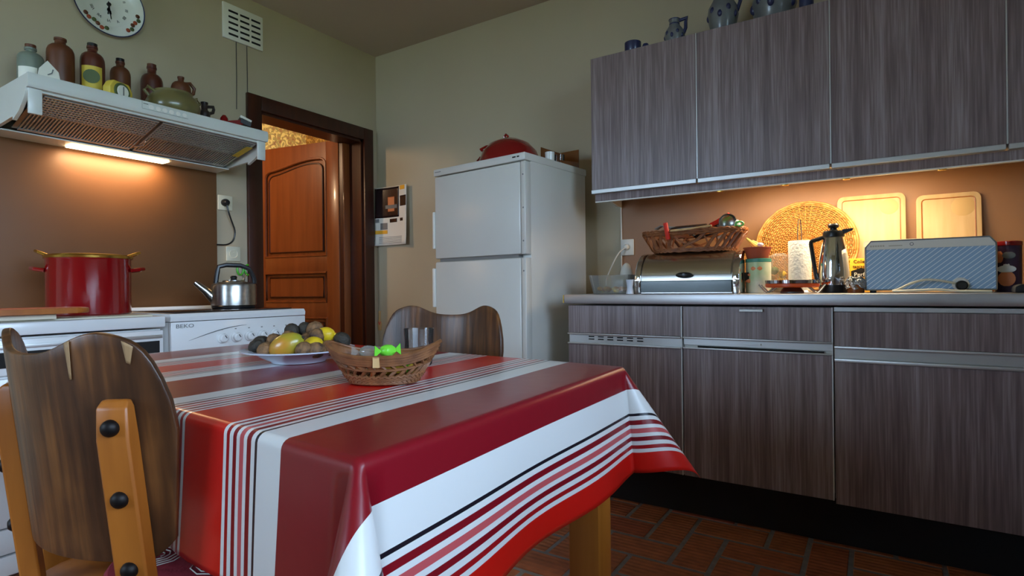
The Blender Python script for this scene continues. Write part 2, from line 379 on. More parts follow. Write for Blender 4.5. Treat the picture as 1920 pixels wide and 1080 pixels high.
def rrect(x0, x1, z0, z1, r, n=5):
    p = []
    for cx, cz, a0 in ((x1-r, z1-r, 0), (x0+r, z1-r, 90), (x0+r, z0+r, 180), (x1-r, z0+r, 270)):
        for i in range(n+1):
            a = rad(a0+90*i/n); p.append((cx+r*math.cos(a), cz+r*math.sin(a)))
    return p

# ================================================================== the room
H = 2.559; RX = 4.15; FY = -5.0
fl = MB().box(-.02, RX, FY, .02, -.10, -.0022).build('floor', 'mortar'); struct(fl, 'red-brown brick paving with grey mortar joints in herringbone bond')
UX, UY = .13, .146
def brick_mesh(w_, l_, along):
    g = .006
    b = MB().box(-w_/2+g, w_/2-g, -l_/2+g, l_/2-g, -.03, 0, .004, 1)
    me = b.mesh('brick', True); me.materials.append(MATS['brick_clay']); return me
BH = brick_mesh(UX*2, UY, 0); BV = brick_mesh(UX, UY*2, 1)
rest = MB(); nb = 0
for i in range(-16, 18):
    for j in range(-5, 27):
        t = (i-j) % 4
        x = 1.931+UX*i; y = -.487-UY*j
        if t == 3: cx, cy, me, hw, hl = x+UX, y-UY/2, BH, UX, UY/2
        elif t == 2: cx, cy, me, hw, hl = x+UX/2, y-UY, BV, UX/2, UY
        else: continue
        if cx-hw < 0 or cx+hw > RX or cy+hl > -.0 or cy-hl < FY: continue
        near = 1.0 < cx < 3.55 and -2.3 < cy < -.38
        if near:
            o = link('brick', me, fl, (cx, cy, random.uniform(-.0012, .0012))); nb += 1
        else:
            rest.box(cx-hw+.006, cx+hw-.006, cy-hl+.006, cy+hl-.006, -.03, 0)
o = rest.build('brick_paving', 'brick_clay', fl, smooth=False); o['kind'] = 'stuff'
# walls
OY0, OY1, OZ = -.895, -.125, 1.955          # door opening
b = MB().box(-.15, 0, FY, OY0, 0, H).box(-.15, 0, OY1, .15, 0, H).box(-.15, 0, OY0, OY1, OZ, H)
struct(b.build('wall_left', 'plaster', smooth=False))
struct(MB().box(0, RX+.15, 0, .15, 0, H).build('wall_back', 'plaster_right', smooth=False))
b = MB().box(RX, RX+.15, FY, WIN['y0'], 0, H).box(RX, RX+.15, WIN['y1'], 0, 0, H).box(RX, RX+.15, WIN['y0'], WIN['y1'], 0, WIN['z0']).box(RX, RX+.15, WIN['y0'], WIN['y1'], WIN['z1'], H)
struct(b.build('wall_right', 'plaster_right', smooth=False))
b = MB().box(-.15, WN2['x0'], FY-.15, FY, 0, H).box(WN2['x1'], RX+.15, FY-.15, FY, 0, H).box(WN2['x0'], WN2['x1'], FY-.15, FY, 0, WN2['z0']).box(WN2['x0'], WN2['x1'], FY-.15, FY, WN2['z1'], H)
struct(b.build('wall_front', 'plaster', smooth=False))
w2 = struct(MB().box(WN2['x0']-.02, WN2['x1']+.02, FY-.16, FY+.03, WN2['z0']-.03, WN2['z0']).build('window_2', 'white_plastic'))
b = MB()
for a in (WN2['x0']+.025, (WN2['x0']+WN2['x1'])/2, WN2['x1']-.025): b.box(a-.025, a+.025, FY-.11, FY-.05, WN2['z0'], WN2['z1'])
b.box(WN2['x0'], WN2['x1'], FY-.11, FY-.05, WN2['z0'], WN2['z0']+.05).box(WN2['x0'], WN2['x1'], FY-.11, FY-.05, WN2['z1']-.05, WN2['z1']).build('window_frame', 'white_plastic', w2)
xm = (WN2['x0']+WN2['x1'])/2
for a, c in ((WN2['x0']+.05, xm-.025), (xm+.025, WN2['x1']-.05)): MB().box(a, c, FY-.082, FY-.078, WN2['z0']+.05, WN2['z1']-.05).build('pane', 'pane_glass', w2)
struct(MB().box(-.15, RX+.15, FY-.15, .15, H, H+.1).build('ceiling', 'ceiling', smooth=False))
wn = struct(MB().box(RX-.03, RX+.16, WIN['y0']-.02, WIN['y1']+.02, WIN['z0']-.03, WIN['z0']).build('window_1', 'white_plastic'))
b = MB()
for a, c in ((WIN['y0'], WIN['y0']+.05), (WIN['y1']-.05, WIN['y1']), ((WIN['y0']+WIN['y1'])/2-.03, (WIN['y0']+WIN['y1'])/2+.03)): b.box(RX+.05, RX+.11, a, c, WIN['z0'], WIN['z1'])
b.box(RX+.05, RX+.11, WIN['y0']+.05, WIN['y1']-.05, WIN['z0'], WIN['z0']+.05).box(RX+.05, RX+.11, WIN['y0']+.05, WIN['y1']-.05, WIN['z1']-.05, WIN['z1'])
b.build('window_frame', 'white_plastic', wn)
ym = (WIN['y0']+WIN['y1'])/2
for a, c in ((WIN['y0']+.05, ym-.03), (ym+.03, WIN['y1']-.05)):
    MB().box(RX+.078, RX+.082, a, c, WIN['z0']+.05, WIN['z1']-.05).build('pane', 'pane_glass', wn)
# outside: lawn and hedge seen only in reflections
lw = MB().box(RX+.2, RX+16, -18, 10, -.35, -.3).box(-8, RX+.2, -18, FY-.2, -.35, -.3).build('lawn', 'grass'); struct(lw)
hd = MB()
hd.grid(lambda u, v: Vector((RX+9+.5*math.sin(u*40)*math.sin(v*3)+1.2*v, -16+24*u, -.3+1.9*v+.12*math.sin(u*57))), 60, 6)
hd.build('hedge', 'hedge'); tag(bpy.data.objects['hedge'], 'green garden hedge beyond the kitchen window', 'hedge')
# hallway behind the door
HX = -1.75
struct(MB().box(HX-.1, HX, -2.4, 1.0, 0, H).build('wall_hallway', 'wallpaper', smooth=False))
struct(MB().box(HX, -.15, .75, .85, 0, H).build('wall_hallway_end', 'wallpaper', smooth=False))
struct(MB().box(HX, -.15, -2.4, -2.3, 0, H).build('wall_hallway_side', 'wallpaper', smooth=False))
struct(MB().box(HX, -.02, -2.4, .85, -.1, 0).build('floor_hallway', 'dark_wood', smooth=False))
struct(MB().box(HX, -.15, -2.4, .85, H, H+.1).build('ceiling_hallway', 'ceiling', smooth=False))
hl = thing('wall_lamp', 'small warm globe lamp hanging in the hallway beside the door', 'lamp', (-.62, -1.32, 2.13))
MB().lathe([(0, -.06), (.035, -.05), (.055, -.02), (.06, .01), (.045, .045), (.02, .06), (0, .06)], seg=20).build('shade', 'glow_lamp', hl)
MB().tube([(0, 0, .06), (0, 0, H-2.13)], .004, 6).lathe([(0, .40), (.04, .40), (.03, .429), (0, .429)]).build('cord', 'black_plastic', hl)
ld = bpy.data.lights.new('hall_bulb', 'POINT'); ld.energy = 21; ld.color = (1, .66, .38); ld.shadow_soft_size = .05
lo = bpy.data.objects.new('hall_bulb', ld); COL.objects.link(lo); lo.parent = hl; lo.location = (0, 0, -.12)

# door frame
tr = struct(MB().box(-.15, 0, OY0-.0, OY0+.02, 0, OZ).box(-.15, 0, OY1-.02, OY1, 0, OZ).box(-.15, 0, OY0, OY1, OZ-.02, OZ).build('trim_1', 'dark_wood'), 'dark stained door lining and architrave')
for nm, (a, c, d, e) in dict(stile_near=(-.975, OY0+.005, 0, 2.032), stile_far=(OY1-.005, -.049, 0, 2.032), head=(OY0+.005, OY1-.005, OZ-.005, 2.032)).items():
    MB().box(.0005, .022, a, c, d, e, .004).build('architrave', 'dark_wood', tr)
MB().box(-.15, -.11, OY1-.075, OY1-.02, 0, OZ-.02, .003).build('rebate', 'door_wood', tr)
# door leaf: local +X from hinge to lock edge, +Y toward the kitchen
dx = Vector((-.752, -.139, 0)).normalized(); ang = math.atan2(dx.y, dx.x)
dl = MB()
dr = bpy.data.objects.new('door_1', None); COL.objects.link(dr); dr.location = (-.146, -.197, .005); dr.rotation_euler.z = ang
struct(dr, 'open stained wooden door with carved raised panels'); dr['category'] = 'door'
LW, LH, LT = .765, 1.95, .02
MB().box(0, LW, -.012, .004, 0, LH).build('backing_board', 'door_wood', dr)
PX0, PX1 = .105, LW-.105
def toppanel(off):
    pts = []
    x0, x1, z0 = PX0+off, PX1-off, 1.165+off
    for i in range(6):
        a = rad(90*i/5); pts.append((x0+.05-.05*math.cos(a), 1.80-off+.045*math.sin(a)))
    for i in range(1, 13):
        t = i/13; s = t*t*(3-2*t); pts.append((x0+.05+(x1-x0-.10)*t, 1.845-off+.012*math.sin(PI*t)-.055*s))
    for i in range(6):
        a = rad(90*i/5); pts.append((x1-.05+.05*math.sin(a), 1.74-off+.05*math.cos(a)))
    return [(x0, z0)]+pts+[(x1, z0)]
tp = toppanel(0)
# stiles and rails
MB().box(0, PX0, -.02, LT, 0, LH, .003).build('stile', 'door_wood', dr); MB().box(PX1, LW, -.02, LT, 0, LH, .003).build('stile', 'door_wood', dr)
MB().prism([(PX0, LH), (PX1, LH)]+[(PX1, 1.74)]+tp[1:-1][::-1]+[(PX0, 1.80)], -.02, LT, 'xz').build('top_rail', 'door_wood', dr)
for z0, z1 in ((1.055, 1.165), (.74, .845), (0, .20)):
    MB().box(PX0, PX1, -.02, LT, z0, z1, .003).build('rail', 'door_wood', dr)
def close(p, y): return [(a, y, c) for a, c in p]
def panel(poly, inner, nm):
    o = MB().prism(inner, -.01, .013, 'xz', 0).build(nm, 'door_wood', dr, smooth=False)
    MB().tube(close(poly, LT-.002), .010, 6, True).build('moulding', 'door_wood', o)
    MB().tube(close(inner, .012), .006, 6, True).build('bead', 'dark_wood', o)
panel(toppanel(.004), toppanel(.036), 'door_panel')
def rc(z0, z1, off): return [(PX0+off, z0+off), (PX0+off, z1-off), (PX1-off, z1-off), (PX1-off, z0+off)]
panel(rc(.845, 1.055, .004), rc(.845, 1.055, .036), 'door_panel'); panel(rc(.20, .74, .004), rc(.20, .74, .036), 'door_panel')
hnd = MB().prism([(LW-.06, .86), (LW-.045, .84), (LW-.03, .86), (LW-.035, .93), (LW-.03, 1.0), (LW-.045, 1.03), (LW-.06, 1.0), (LW-.055, .93)], LT, LT+.004, 'xz').build('lock_plate', 'iron', dr)
MB().tube([(LW-.045, LT, .985), (LW-.045, LT+.045, .985), (LW-.05, LT+.05, .985), (LW-.14+.16, LT+.05, .98)], .008, 8).build('door_handle', 'iron', hnd)
MB().box(-.03, .0, -.02, .012, 0, LH).build('hinge_edge', 'dark_wood', dr)

# ================================================================== left wall: stove side
PSY = -1.145
sp = struct(MB().box(.0005, .006, -2.62, PSY, .80, 1.557, .001).build('wall_panel', 'brown_paint'), 'brown painted splash panel behind the stoves')

# ---- cooker hood
hy0, hy1 = -2.061, -1.141
hood = thing('cooker_hood', 'white cooker hood with lit lamp strip above the stoves', 'cooker hood', (0, 0, 0))
b = MB()
prof = [(.004, 1.703), (.43, 1.703), (.43, 1.652), (.415, 1.625), (.36, 1.585), (.30, 1.562), (.30, 1.575), (.09, 1.565), (.004, 1.557)]
for y0, y1 in ((hy0, hy0+.012), (hy1-.012, hy1)): b.prism(prof, y0, y1, 'xz')
b.box(.004, .43, hy0, hy1, 1.690, 1.703)
b.box(.004, .012, hy0+.012, hy1-.012, 1.557, 1.69)
b.prism([(.012, 1.557), (.135, 1.557), (.135, 1.562), (.012, 1.562)], hy0+.012, hy1-.012, 'xz')
b.build('hood_body', 'white_hood', hood)
fp = MB().prism([(.43, 1.703), (.447, 1.705), (.452, 1.695), (.452, 1.664), (.447, 1.655), (.43, 1.655)], hy0, hy1, 'xz', 0).build('front_panel', 'white_hood', hood)
MB().box(.400, .43, hy0+.02, hy1-.02, 1.646, 1.655).build('visor_strip', 'white_hood', hood)
for y in (hy0+.025, hy1-.025):
    MB().box(.425, .437, y-.02, y+.02, 1.565, 1.655, .003).build('end_tab', 'white_hood', hood)
# underside filters: perforated mesh panels
def und(x):   # underside height
    return 1.562+(x-.135)/(.42-.135)*.078
for k, (ya, yb) in enumerate(((hy0+.06, -1.62), (-1.60, hy1-.05))):
    f = MB().prism([(.14, und(.14)+.006), (.415, und(.415)+.006), (.415, und(.415)+.009), (.14, und(.14)+.009)], ya-.02, yb+.015, 'xz').build('grease_filter', 'steel', hood, smooth=False)
    g = MB()
    n = int((yb-ya)/.0115)
    for i in range(n+1):
        y = ya+(yb-ya)*i/n
        g.obox((.2775, y, und(.2775)+.003), (.137, 0, .0376), (0, .0022, 0), (-.0006, 0, .002))
    for i in range(9):
        x = .285+.128*i/8
        g.obox((x, (ya+yb)/2, und(x)+.002), (.003, 0, .0008), (0, (yb-ya)/2, 0), (-.0006, 0, .002))
    for x in (.15, .285): g.obox((x, (ya+yb)/2, und(x)+.002), (.006, 0, .0016), (0, (yb-ya)/2, 0), (-.0006, 0, .002))
    go = g.build('filter_grid', 'alu', f, smooth=False); go['kind'] = 'stuff'
MB().tube([(.19, -1.615, und(.19)-.004), (.23, -1.60, und(.23)-.012), (.26, -1.60, und(.26)-.004)], .004, 8).build('filter_latch', 'chrome', hood)
MB().box(.035, .10, -1.815, -1.425, 1.550, 1.557, .003).build('lamp_diffuser', 'glow_lamp', hood)
al = bpy.data.lights.new('hood_lamp_light', 'AREA'); al.shape = 'RECTANGLE'; al.size = .06; al.size_y = .38; al.energy = 2.3; al.color = (1, .66, .34)
ao = bpy.data.objects.new('hood_lamp_light', al); COL.objects.link(ao); ao.parent = hood; ao.location = (.068, -1.62, 1.547)
bt = MB().tube([(.4535, y, z) for y, z in ((-1.70, 1.70), (-1.70, 1.672), (-1.52, 1.672))], .0006, 4).build('button_outline', 'grey_plastic', hood)
for i in range(6):
    y = -1.665+.026*i
    MB().lathe([(0, .002), (.009, .002), (.0095, 0), (0, 0)], (.452, y, 1.684), 14, Matrix.Rotation(rad(90), 3, 'Y')).build('button', 'white_plastic', hood)
MB().box(.4522, .4528, -1.695, -1.677, 1.692, 1.694).build('mark', 'black_plastic', hood)
MB().obox((.33, -1.20, und(.33)-.004), (.055, .004, .0151), (0, .016, 0), (-.0002, 0, .0006)).build('yellow_sticker', 'paper_yellow', hood)

# ---- things standing on the hood
TZ = 1.7035
def bottle(name, label, x, y, h, r, m, grp='stoneware bottles on the cooker hood', neck=.40, cap=None, lab=None, handle=False, flat=1., neckh=.10):
    t = thing(name, label, 'bottle', (x, y, TZ), 0, grp)
    rn = r*neck; hs = h*(1-neckh)
    MB().lathe([(0, 0), (r*.96, 0), (r, .006), (r, hs*.82), (r*.97, hs*.88), (r*.86, hs*.94), (r*.66, hs*.98), (rn*1.1, hs), (rn, hs+.003), (rn, h-.010), (rn*1.15, h-.009), (rn*1.15, h-.001), (rn*.8, h), (0, h)], seg=28, sy=flat).build('body', m, t)
    if cap: MB().lathe([(0, h), (rn*1.05, h), (rn*1.05, h+.012), (0, h+.014)], seg=18).build('stopper', cap, t)
    if lab:
        lm, z0, z1, a0, a1 = lab
        lb = MB().grid(lambda u, v: Vector(((r+.0012)*math.cos(rad(a0+(a1-a0)*u)), (r+.0012)*math.sin(rad(a0+(a1-a0)*u)), z0+(z1-z0)*v)), 14, 1).build('label', lm, t)
        am = rad((a0+a1)/2)
        rr = (z1-z0)*.26; q = MB(); q.lathe([(0, .0012), (rr, .0006), (rr, 0)], ((r+.0008)*math.cos(am), (r+.0008)*math.sin(am), z0+(z1-z0)*.6), 18, Matrix.Rotation(am, 3, 'Z') @ Matrix.Rotation(rad(90), 3, 'Y'))
        if lm != 'paper_white': q.build('label_emblem', 'label_green', lb)
        else: q.bm.free()
    if handle:
        MB().tube([(0, rn, h*.88), (0, rn+.03, h*.92), (0, r+.02, h*.84), (0, r+.016, h*.74), (0, r*.92, h*.68)], .008, 8).build('handle', m, t)
    return t
bottle('stoneware_bottle', 'grey-green stoneware bottle, leftmost on the cooker hood', .16, -1.965, .185, .042, 'stone_grey', cap='stone_brown', lab=('paper_white', .03, .10, -75, 10))
bottle('stoneware_bottle', 'tall plain brown stoneware bottle without any label', .18, -1.876, .25, .046, 'stone_brown')
bottle('stoneware_bottle', 'tall red-brown stoneware bottle with a large yellow label', .19, -1.77, .252, .043, 'stone_red', lab=('paper_yellow', .05, .16, -75, 25), cap='black_plastic')
bottle('stoneware_bottle', 'brown stoneware bottle standing behind the yellow kitchen timer', .16, -1.655, .235, .038, 'stone_brown', cap='black_plastic', lab=('paper_white', .07, .12, -60, 40))
bottle('stoneware_bottle', 'short red-brown bottle behind the green crock', .10, -1.50, .275, .045, 'stone_red', neckh=.12, cap='stone_red')
bottle('stoneware_jug', 'brown stoneware jug with loop handle right of the green crock', .17, -1.405, .245, .042, 'stone_brown', neck=.3, handle=True)
bottle('small_jug', 'small dark jug with a curved handle near the hood end', .17, -1.295, .155, .026, 'stone_dark', neck=.55, handle=True, neckh=.25)
t = thing('paper_tag', 'white folded card leaning on the grey-green bottle', 'card', (.245, -1.935, TZ))
MB().prism([(-.045, 0), (.045, 0), (.03, .09), (-.005, .125), (-.03, .09)], -.003, .003, 'yz').build('card', 'paper_white', t)
MB().tube([(.004, -.005, .07), (.004, .008, .08), (.004, .012, .095)], .002, 5).build('print_mark', 'grey_plastic', t)
t = thing('kitchen_timer', 'yellow kitchen timer with round dial on the cooker hood', 'timer', (.33, -1.735, TZ), rad(20))
MB().prism([(-.05, 0), (.05, 0), (.052, .055), (.035, .085), (-.035, .085), (-.052, .055)], -.02, .02, 'yz', .006).build('case', 'paper_yellow', t)
MB().lathe([(0, .005), (.034, .005), (.036, 0), (0, 0)], (.02, 0, .045), 28, Matrix.Rotation(rad(90), 3, 'Y')).build('dial', 'label_green', t)
MB().lathe([(0, .008), (.024, .008), (.026, .005), (0, .004)], (.02, 0, .045), 28, Matrix.Rotation(rad(90), 3, 'Y')).build('dial_face', 'paper_white', t)
MB().box(.028, .030, -.002, .002, .03, .065).build('pointer', 'grey_plastic', t)
t = thing('crock', 'wide olive green glazed crock with small ear handles', 'crock', (.29, -1.50, TZ))
MB().lathe([(0, 0), (.085, 0), (.105, .03), (.108, .06), (.095, .09), (.075, .108), (.078, .116), (.07, .116), (.068, .10), (0, .09)], seg=32).build('body', 'stone_green', t)
for s in (-1, 1): MB().tube([(0, s*.075, .105), (0, s*.105, .118), (0, s*.118, .10), (0, s*.10, .08)], .007, 8).build('ear_handle', 'stone_green', t)
t = thing('red_bell', 'small red rounded knob beside the dark jug on the hood', 'ornament', (.22, -1.225, TZ))
MB().lathe([(0, 0), (.02, 0), (.022, .05), (.018, .085), (.008, .10), (0, .102)], seg=18).build('body', 'red_enamel', t)
t = thing('lighter_box', 'red box with black and white end on the hood corner', 'box', (.2, -1.155, TZ), rad(-20))
MB().obox((0, -.02, .075), (.02, 0, 0), (0, .05, .012), (0, -.002, .012)).obox((0, 0, .03), (.016, 0, 0), (0, .02, 0), (0, 0, .033)).build('body', 'red_enamel', t)
MB().obox((0, .045, .105), (.024, 0, 0), (0, .026, -.010), (0, .002, .006)).build('white_end', 'paper_white', t)
MB().obox((.002, .045, .088), (.022, 0, 0), (0, .024, -.008), (0, .002, .012)).build('black_end', 'black_plastic', t)

# ---- plate clock
ck = thing('wall_clock', 'white porcelain plate clock with roman numerals above the hood', 'clock', (.004, -1.64, 2.235))
RX90 = Matrix.Rotation(rad(90), 3, 'Y')
MB().lathe([(0, 0), (.075, 0), (.10, .012), (.14, .024), (.142, .028), (.10, .017), (.094, .013), (0, .012)], (0, 0, 0), 48, RX90).build('clock_plate', 'porcelain', ck)
MB().lathe([(.139, .0255), (.1435, .028), (.1435, .031), (.139, .0295)], (0, 0, 0), 48, RX90).build('blue_rim', 'cobalt', ck)
NUM = ['XII', 'I', 'II', 'III', 'IIII', 'V', 'VI', 'VII', 'VIII', 'IX', 'X', 'XI']
for i, s in enumerate(NUM):
    a = rad(30*i)
    q = text('numeral', s, .017, 'black_plastic', ck, (.0135, .072*math.sin(a), .072*math.cos(a)), (rad(90), 0, rad(90)), .0004)
    q.rotation_euler = (Matrix.Rotation(rad(90), 3, 'Z') @ Matrix.Rotation(rad(90), 3, 'X') @ Matrix.Rotation(-a, 3, 'Z')).to_euler()
def hand(ln, wd, deg, nm):
    a = rad(deg); d = Vector((0, math.sin(a), math.cos(a))); p = Vector((0, math.cos(a), -math.sin(a)))
    MB().obox(Vector((.017, 0, 0))+d*(ln*.4), (.0012, 0, 0), d*(ln*.6), p*wd).obox(Vector((.017, 0, 0))+d*(ln*.55), (.0012, 0, 0), d*(ln*.12), p*wd*2.6).build(nm, 'black_plastic', ck)
hand(.046, .002, 185, 'hour_hand'); hand(.064, .0016, 172, 'minute_hand')
MB().lathe([(0, .024), (.008, .022), (.008, .012)], (0, 0, 0), 12, RX90).build('hub', 'black_plastic', ck)
for i, c in enumerate(range(0, 360, 9)):
    if (c % 90) > 45: continue
    a = rad(c+6); rr = .116+.006*math.sin(c*3)
    MB().ball((.0215+.0035*((rr-.1)/.02), rr*math.sin(a), rr*math.cos(a)), .0095, .25, 1, 1, 8).build('flower_motif', ('clay', 'stone_brown', 'label_green')[i % 3], ck)

# ---- ventilation grille with pull cords
vt = thing('ventilation_grille', 'white slotted ventilation grille high on the wall left of the door', 'vent', (0, 0, 0))
va, vb, vz0, vz1 = -1.105, -.872, 2.291, 2.482
MB().box(.0005, .014, va, vb, vz0, vz1, .004).build('face_plate', 'white_plastic', vt)
for r_ in range(5):
    for c_ in range(3):
        y = va+.03+c_*.066; z = vz1-.034-r_*.031
        MB().box(.010, .0148, y, y+.054, z-.011, z).build('slot', 'slot_dark', vt)
for y, z in ((-1.027, 1.925), (-.965, 1.80)):
    MB().tube([(.004, y, vz0), (.004, y+.001, 2.1), (.004, y-.001, z)], .0022, 5).build('pull_cord', 'stone_dark', vt)

# ---- sockets, plug, scissors
def socket(label, y, z):
    s_ = thing('wall_socket', label, 'socket', (.0005, y, z))
    MB().box(0, .009, -.04, .04, -.04, .04, .004).build('cover', 'cream_plastic', s_)
    MB().lathe([(.022, .0), (.024, .012), (.020, .012), (.018, .005), (0, .005)], (0, 0, 0), 24, RX90).build('well', 'cream_plastic', s_)
    for dy in (-.008, .008): MB().ball((.006, dy, 0), .003, 1, 1, 1, 8).build('hole', 'black_plastic', s_)
    MB().ball((.007, 0, .008), .0025, 1, 1, 1, 8).build('earth_pin', 'chrome', s_)
    return s_
socket('cream wall socket low between brown panel and door frame', -1.057, 1.135)
socket('cream wall socket with a black plug near the brown panel edge', -1.10, 1.405)
t = thing('power_plug', 'black plug with looping black cord beside the brown panel', 'plug', (.006, -1.105, 1.405))
MB().lathe([(0, 0), (.02, 0), (.02, .02), (.012, .035), (0, .037)], (0, 0, 0), 18, RX90).build('plug_body', 'black_plastic', t)
MB().tube([(.025, 0, -.01), (.03, .005, -.05), (.02, .03, -.10), (.012, .055, -.15), (.01, .045, -.20), (.008, .01, -.225), (.004, -.045, -.225)], .004, 6, sm=2).build('cord', 'black_plastic', t)
t = thing('scissors', 'green handled scissors hanging on the wall behind the kettle', 'scissors', (.012, -1.0, 1.05))
for dy in (-.022, .022):
    MB().tube([(0, dy+.017*math.cos(a), .028*math.sin(a)) for a in [2*PI*i/16 for i in range(16)]], .005, 6, True).build('handle_loop', 'green_plastic', t)
MB().tube([(0, -.012, -.025), (0, .004, -.05), (0, .012, -.15)], .004, 5).tube([(0, .012, -.025), (0, -.004, -.05), (0, -.012, -.15)], .004, 5).build('blades', 'steel', t)

# ================================================================== stoves
def knob(parent, x, y, z):
    k = MB().lathe([(0, 0), (.022, 0), (.022, .006), (.018, .010), (.017, .022), (.013, .026), (0, .026)], (x, y, z), 20, RX90).build('knob', 'white_enamel', parent)
    MB().obox((x+.028, y+.003, z+.006), (.001, 0, 0), (0, .0015, .0), (0, -.004, .006)).build('knob_mark', 'black_plastic', k)
    MB().box(x-.0002, x+.0006, y-.004, y+.004, z+.034, z+.038).build('symbol', 'grey_plastic', k)
s1 = thing('electric_stove', 'white electric stove with six knobs beside the door', 'stove', (0, 0, 0))
a0, a1 = -1.662, -1.037
MB().box(.03, .558, a0+.006, a1-.004, .03, .812, .003).build('body', 'white_enamel', s1)
MB().prism([(.03, .815), (.578, .815), (.580, .832), (.570, .845), (.03, .850)], a0, a1, 'xz').build('top', 'white_enamel', s1)
MB().box(.08, .53, a0+.04, a1-.04, .8465, .8515, .001).build('glass_cooktop', 'cooktop', s1)
MB().box(.012, .03, a0, a1, .80, .862, .003).build('back_edge', 'white_enamel', s1)
MB().prism([(.555, .66), (.580, .66), (.578, .812), (.555, .812)], a0+.003, a1, 'xz', .002).build('control_panel', 'white_enamel', s1)
text('lettering', 'BEKO', .022, 'grey_plastic', s1, (.5802, a0+.055, .795), FACEX, .0004, sx=1.3)
MB().tube([(.5798, a0+.05+.25*t_+.02, .735+.05*math.sin(t_*1.5)) for t_ in [i/20 for i in range(21)]], [.0004+.0016*math.sin(PI*i/20) for i in range(21)], 5).build('swoosh', 'stoneware', s1)
for i in range(6): knob(s1, .579, -1.455+.062*i, .735)
MB().box(.556, .580, a0+.003, a1, .18, .65, .004).build('oven_door', 'white_enamel', s1)
MB().box(.580, .583, a0+.09, a1-.09, .28, .52).build('oven_glass', 'cooktop', s1)
MB().tube([(.583, a0+.08, .60), (.61, a0+.08, .60), (.61, a1-.08, .60), (.583, a1-.08, .60)], .008, 8).build('oven_handle', 'white_plastic', s1)
MB().box(.50, .556, a0+.003, a1, .03, .17).build('drawer', 'white_enamel', s1)
for x in (.08, .5):
    for y in (a0+.06, a1-.06): MB().lathe([(0, 0), (.02, 0), (.02, .03), (0, .03)], (x, y, 0), 12).build('foot', 'black_plastic', s1)
s2 = thing('old_stove', 'older white enamel stove with dark window strip at left', 'stove', (0, 0, 0))
c0, c1 = -2.30, -1.682
MB().box(.03, .552, c0+.004, c1-.004, .03, .79, .003).build('body', 'white_enamel', s2)
MB().box(.03, .585, c0, c1, .797, .840, .006).build('lid_frame', 'white_enamel', s2)
MB().box(.07, .55, c0+.03, c1-.03, .840, .846, .002).build('cooktop', 'cream_plastic', s2)
MB().box(.555, .575, c0+.005, c1-.005, .67, .785, .003).build('control_panel', 'white_enamel', s2)
MB().box(.575, .578, c0+.05, c1-.02, .695, .745).build('dark_window', 'slot_dark', s2)
MB().box(.575, .580, c0+.02, c1-.01, .755, .768, .001).build('chrome_strip', 'alu', s2)
for z0, z1 in ((.185, .66), (.10, .178), (.03, .093)): MB().box(.553, .576, c0+.005, c1-.005, z0, z1, .003).build('front_panel', 'white_enamel', s2)
# pot
pt = thing('stock_pot', 'large shiny red enamel stock pot with golden lid handles', 'pot', (.29, -1.825, .846))
MB().lathe([(0, 0), (.132, 0), (.138, .006), (.138, .215), (.142, .222), (.138, .226), (0, .226)], seg=44).build('pot_body', 'red_enamel', pt)
MB().lathe([(.144, .222), (.146, .230), (.140, .236), (.10, .24), (0, .246)], seg=44).build('lid', 'gold', pt)
td = Vector((.42, .91, 0))
for s in (-1, 1):
    c = td*s
    p = Vector((-c.y, c.x, 0))
    MB().tube([c*.135+p*.035+Vector((0, 0, .175)), c*.165+p*.03+Vector((0, 0, .18)), c*.178+Vector((0, 0, .183)), c*.165-p*.03+Vector((0, 0, .18)), c*.135-p*.035+Vector((0, 0, .175))], .008, 8).build('pot_handle', 'red_enamel', pt)
    MB().tube([c*.125+p*.02+Vector((0, 0, .232)), c*.155+p*.018+Vector((0, 0, .245)), c*.165+Vector((0, 0, .25)), c*.155-p*.018+Vector((0, 0, .245)), c*.125-p*.02+Vector((0, 0, .232))], .006, 8).build('lid_handle', 'gold', pt)
# wooden board on old stove
cb = thing('chopping_board', 'thick round-ended chopping board with checked pink top on the old stove', 'chopping board', (.50, -2.13, .8465))
MB().prism(rrect(-.07, .11, -.17, .20, .05), .018, .036, 'xy', .004).build('board', 'chair_orange', cb)
MB().prism(rrect(-.063, .103, -.163, .192, .045), .0365, .0380, 'xy').build('checked_top', 'board_pink', cb)
MB().box(-.06, .08, -.15, .10, 0, .018).build('foot_block', 'cream_plastic', cb)
# kettle
kt = thing('kettle', 'brushed steel kettle with black strap handle on the electric stove', 'kettle', (.33, -1.25, .8515))
MB().lathe([(0, 0), (.092, 0), (.096, .006), (.096, .011), (0, .011)], seg=40).build('kettle_base', 'black_plastic', kt)
MB().lathe([(.094, .010), (.099, .016), (.099, .105), (.096, .115), (.07, .125), (.05, .127), (.048, .131), (.02, .136), (0, .137)], seg=44).build('kettle_body', 'steel', kt)
MB().lathe([(.046, .128), (.048, .134), (.03, .139), (0, .141)], seg=30).build('kettle_lid', 'chrome', kt)
MB().lathe([(0, .139), (.012, .139), (.016, .150), (.010, .156), (0, .157)], seg=16).build('lid_knob', 'black_plastic', kt)
kd = -Vector((.35, .937, 0)).normalized()
MB().tube([kd*.085+Vector((0, 0, .05)), kd*.12+Vector((0, 0, .085)), kd*.165+Vector((0, 0, .125))], [.026, .018, .011], 12).build('spout', 'steel', kt)
MB().tube([kd*.078+Vector((0, 0, .118)), kd*.072+Vector((0, 0, .17)), kd*.062+Vector((0, 0, .208)), kd*-.06+Vector((0, 0, .205)), kd*-.09+Vector((0, 0, .15)), kd*-.092+Vector((0, 0, .118))], .011, 8, sm=1).build('kettle_handle', 'black_plastic', kt)

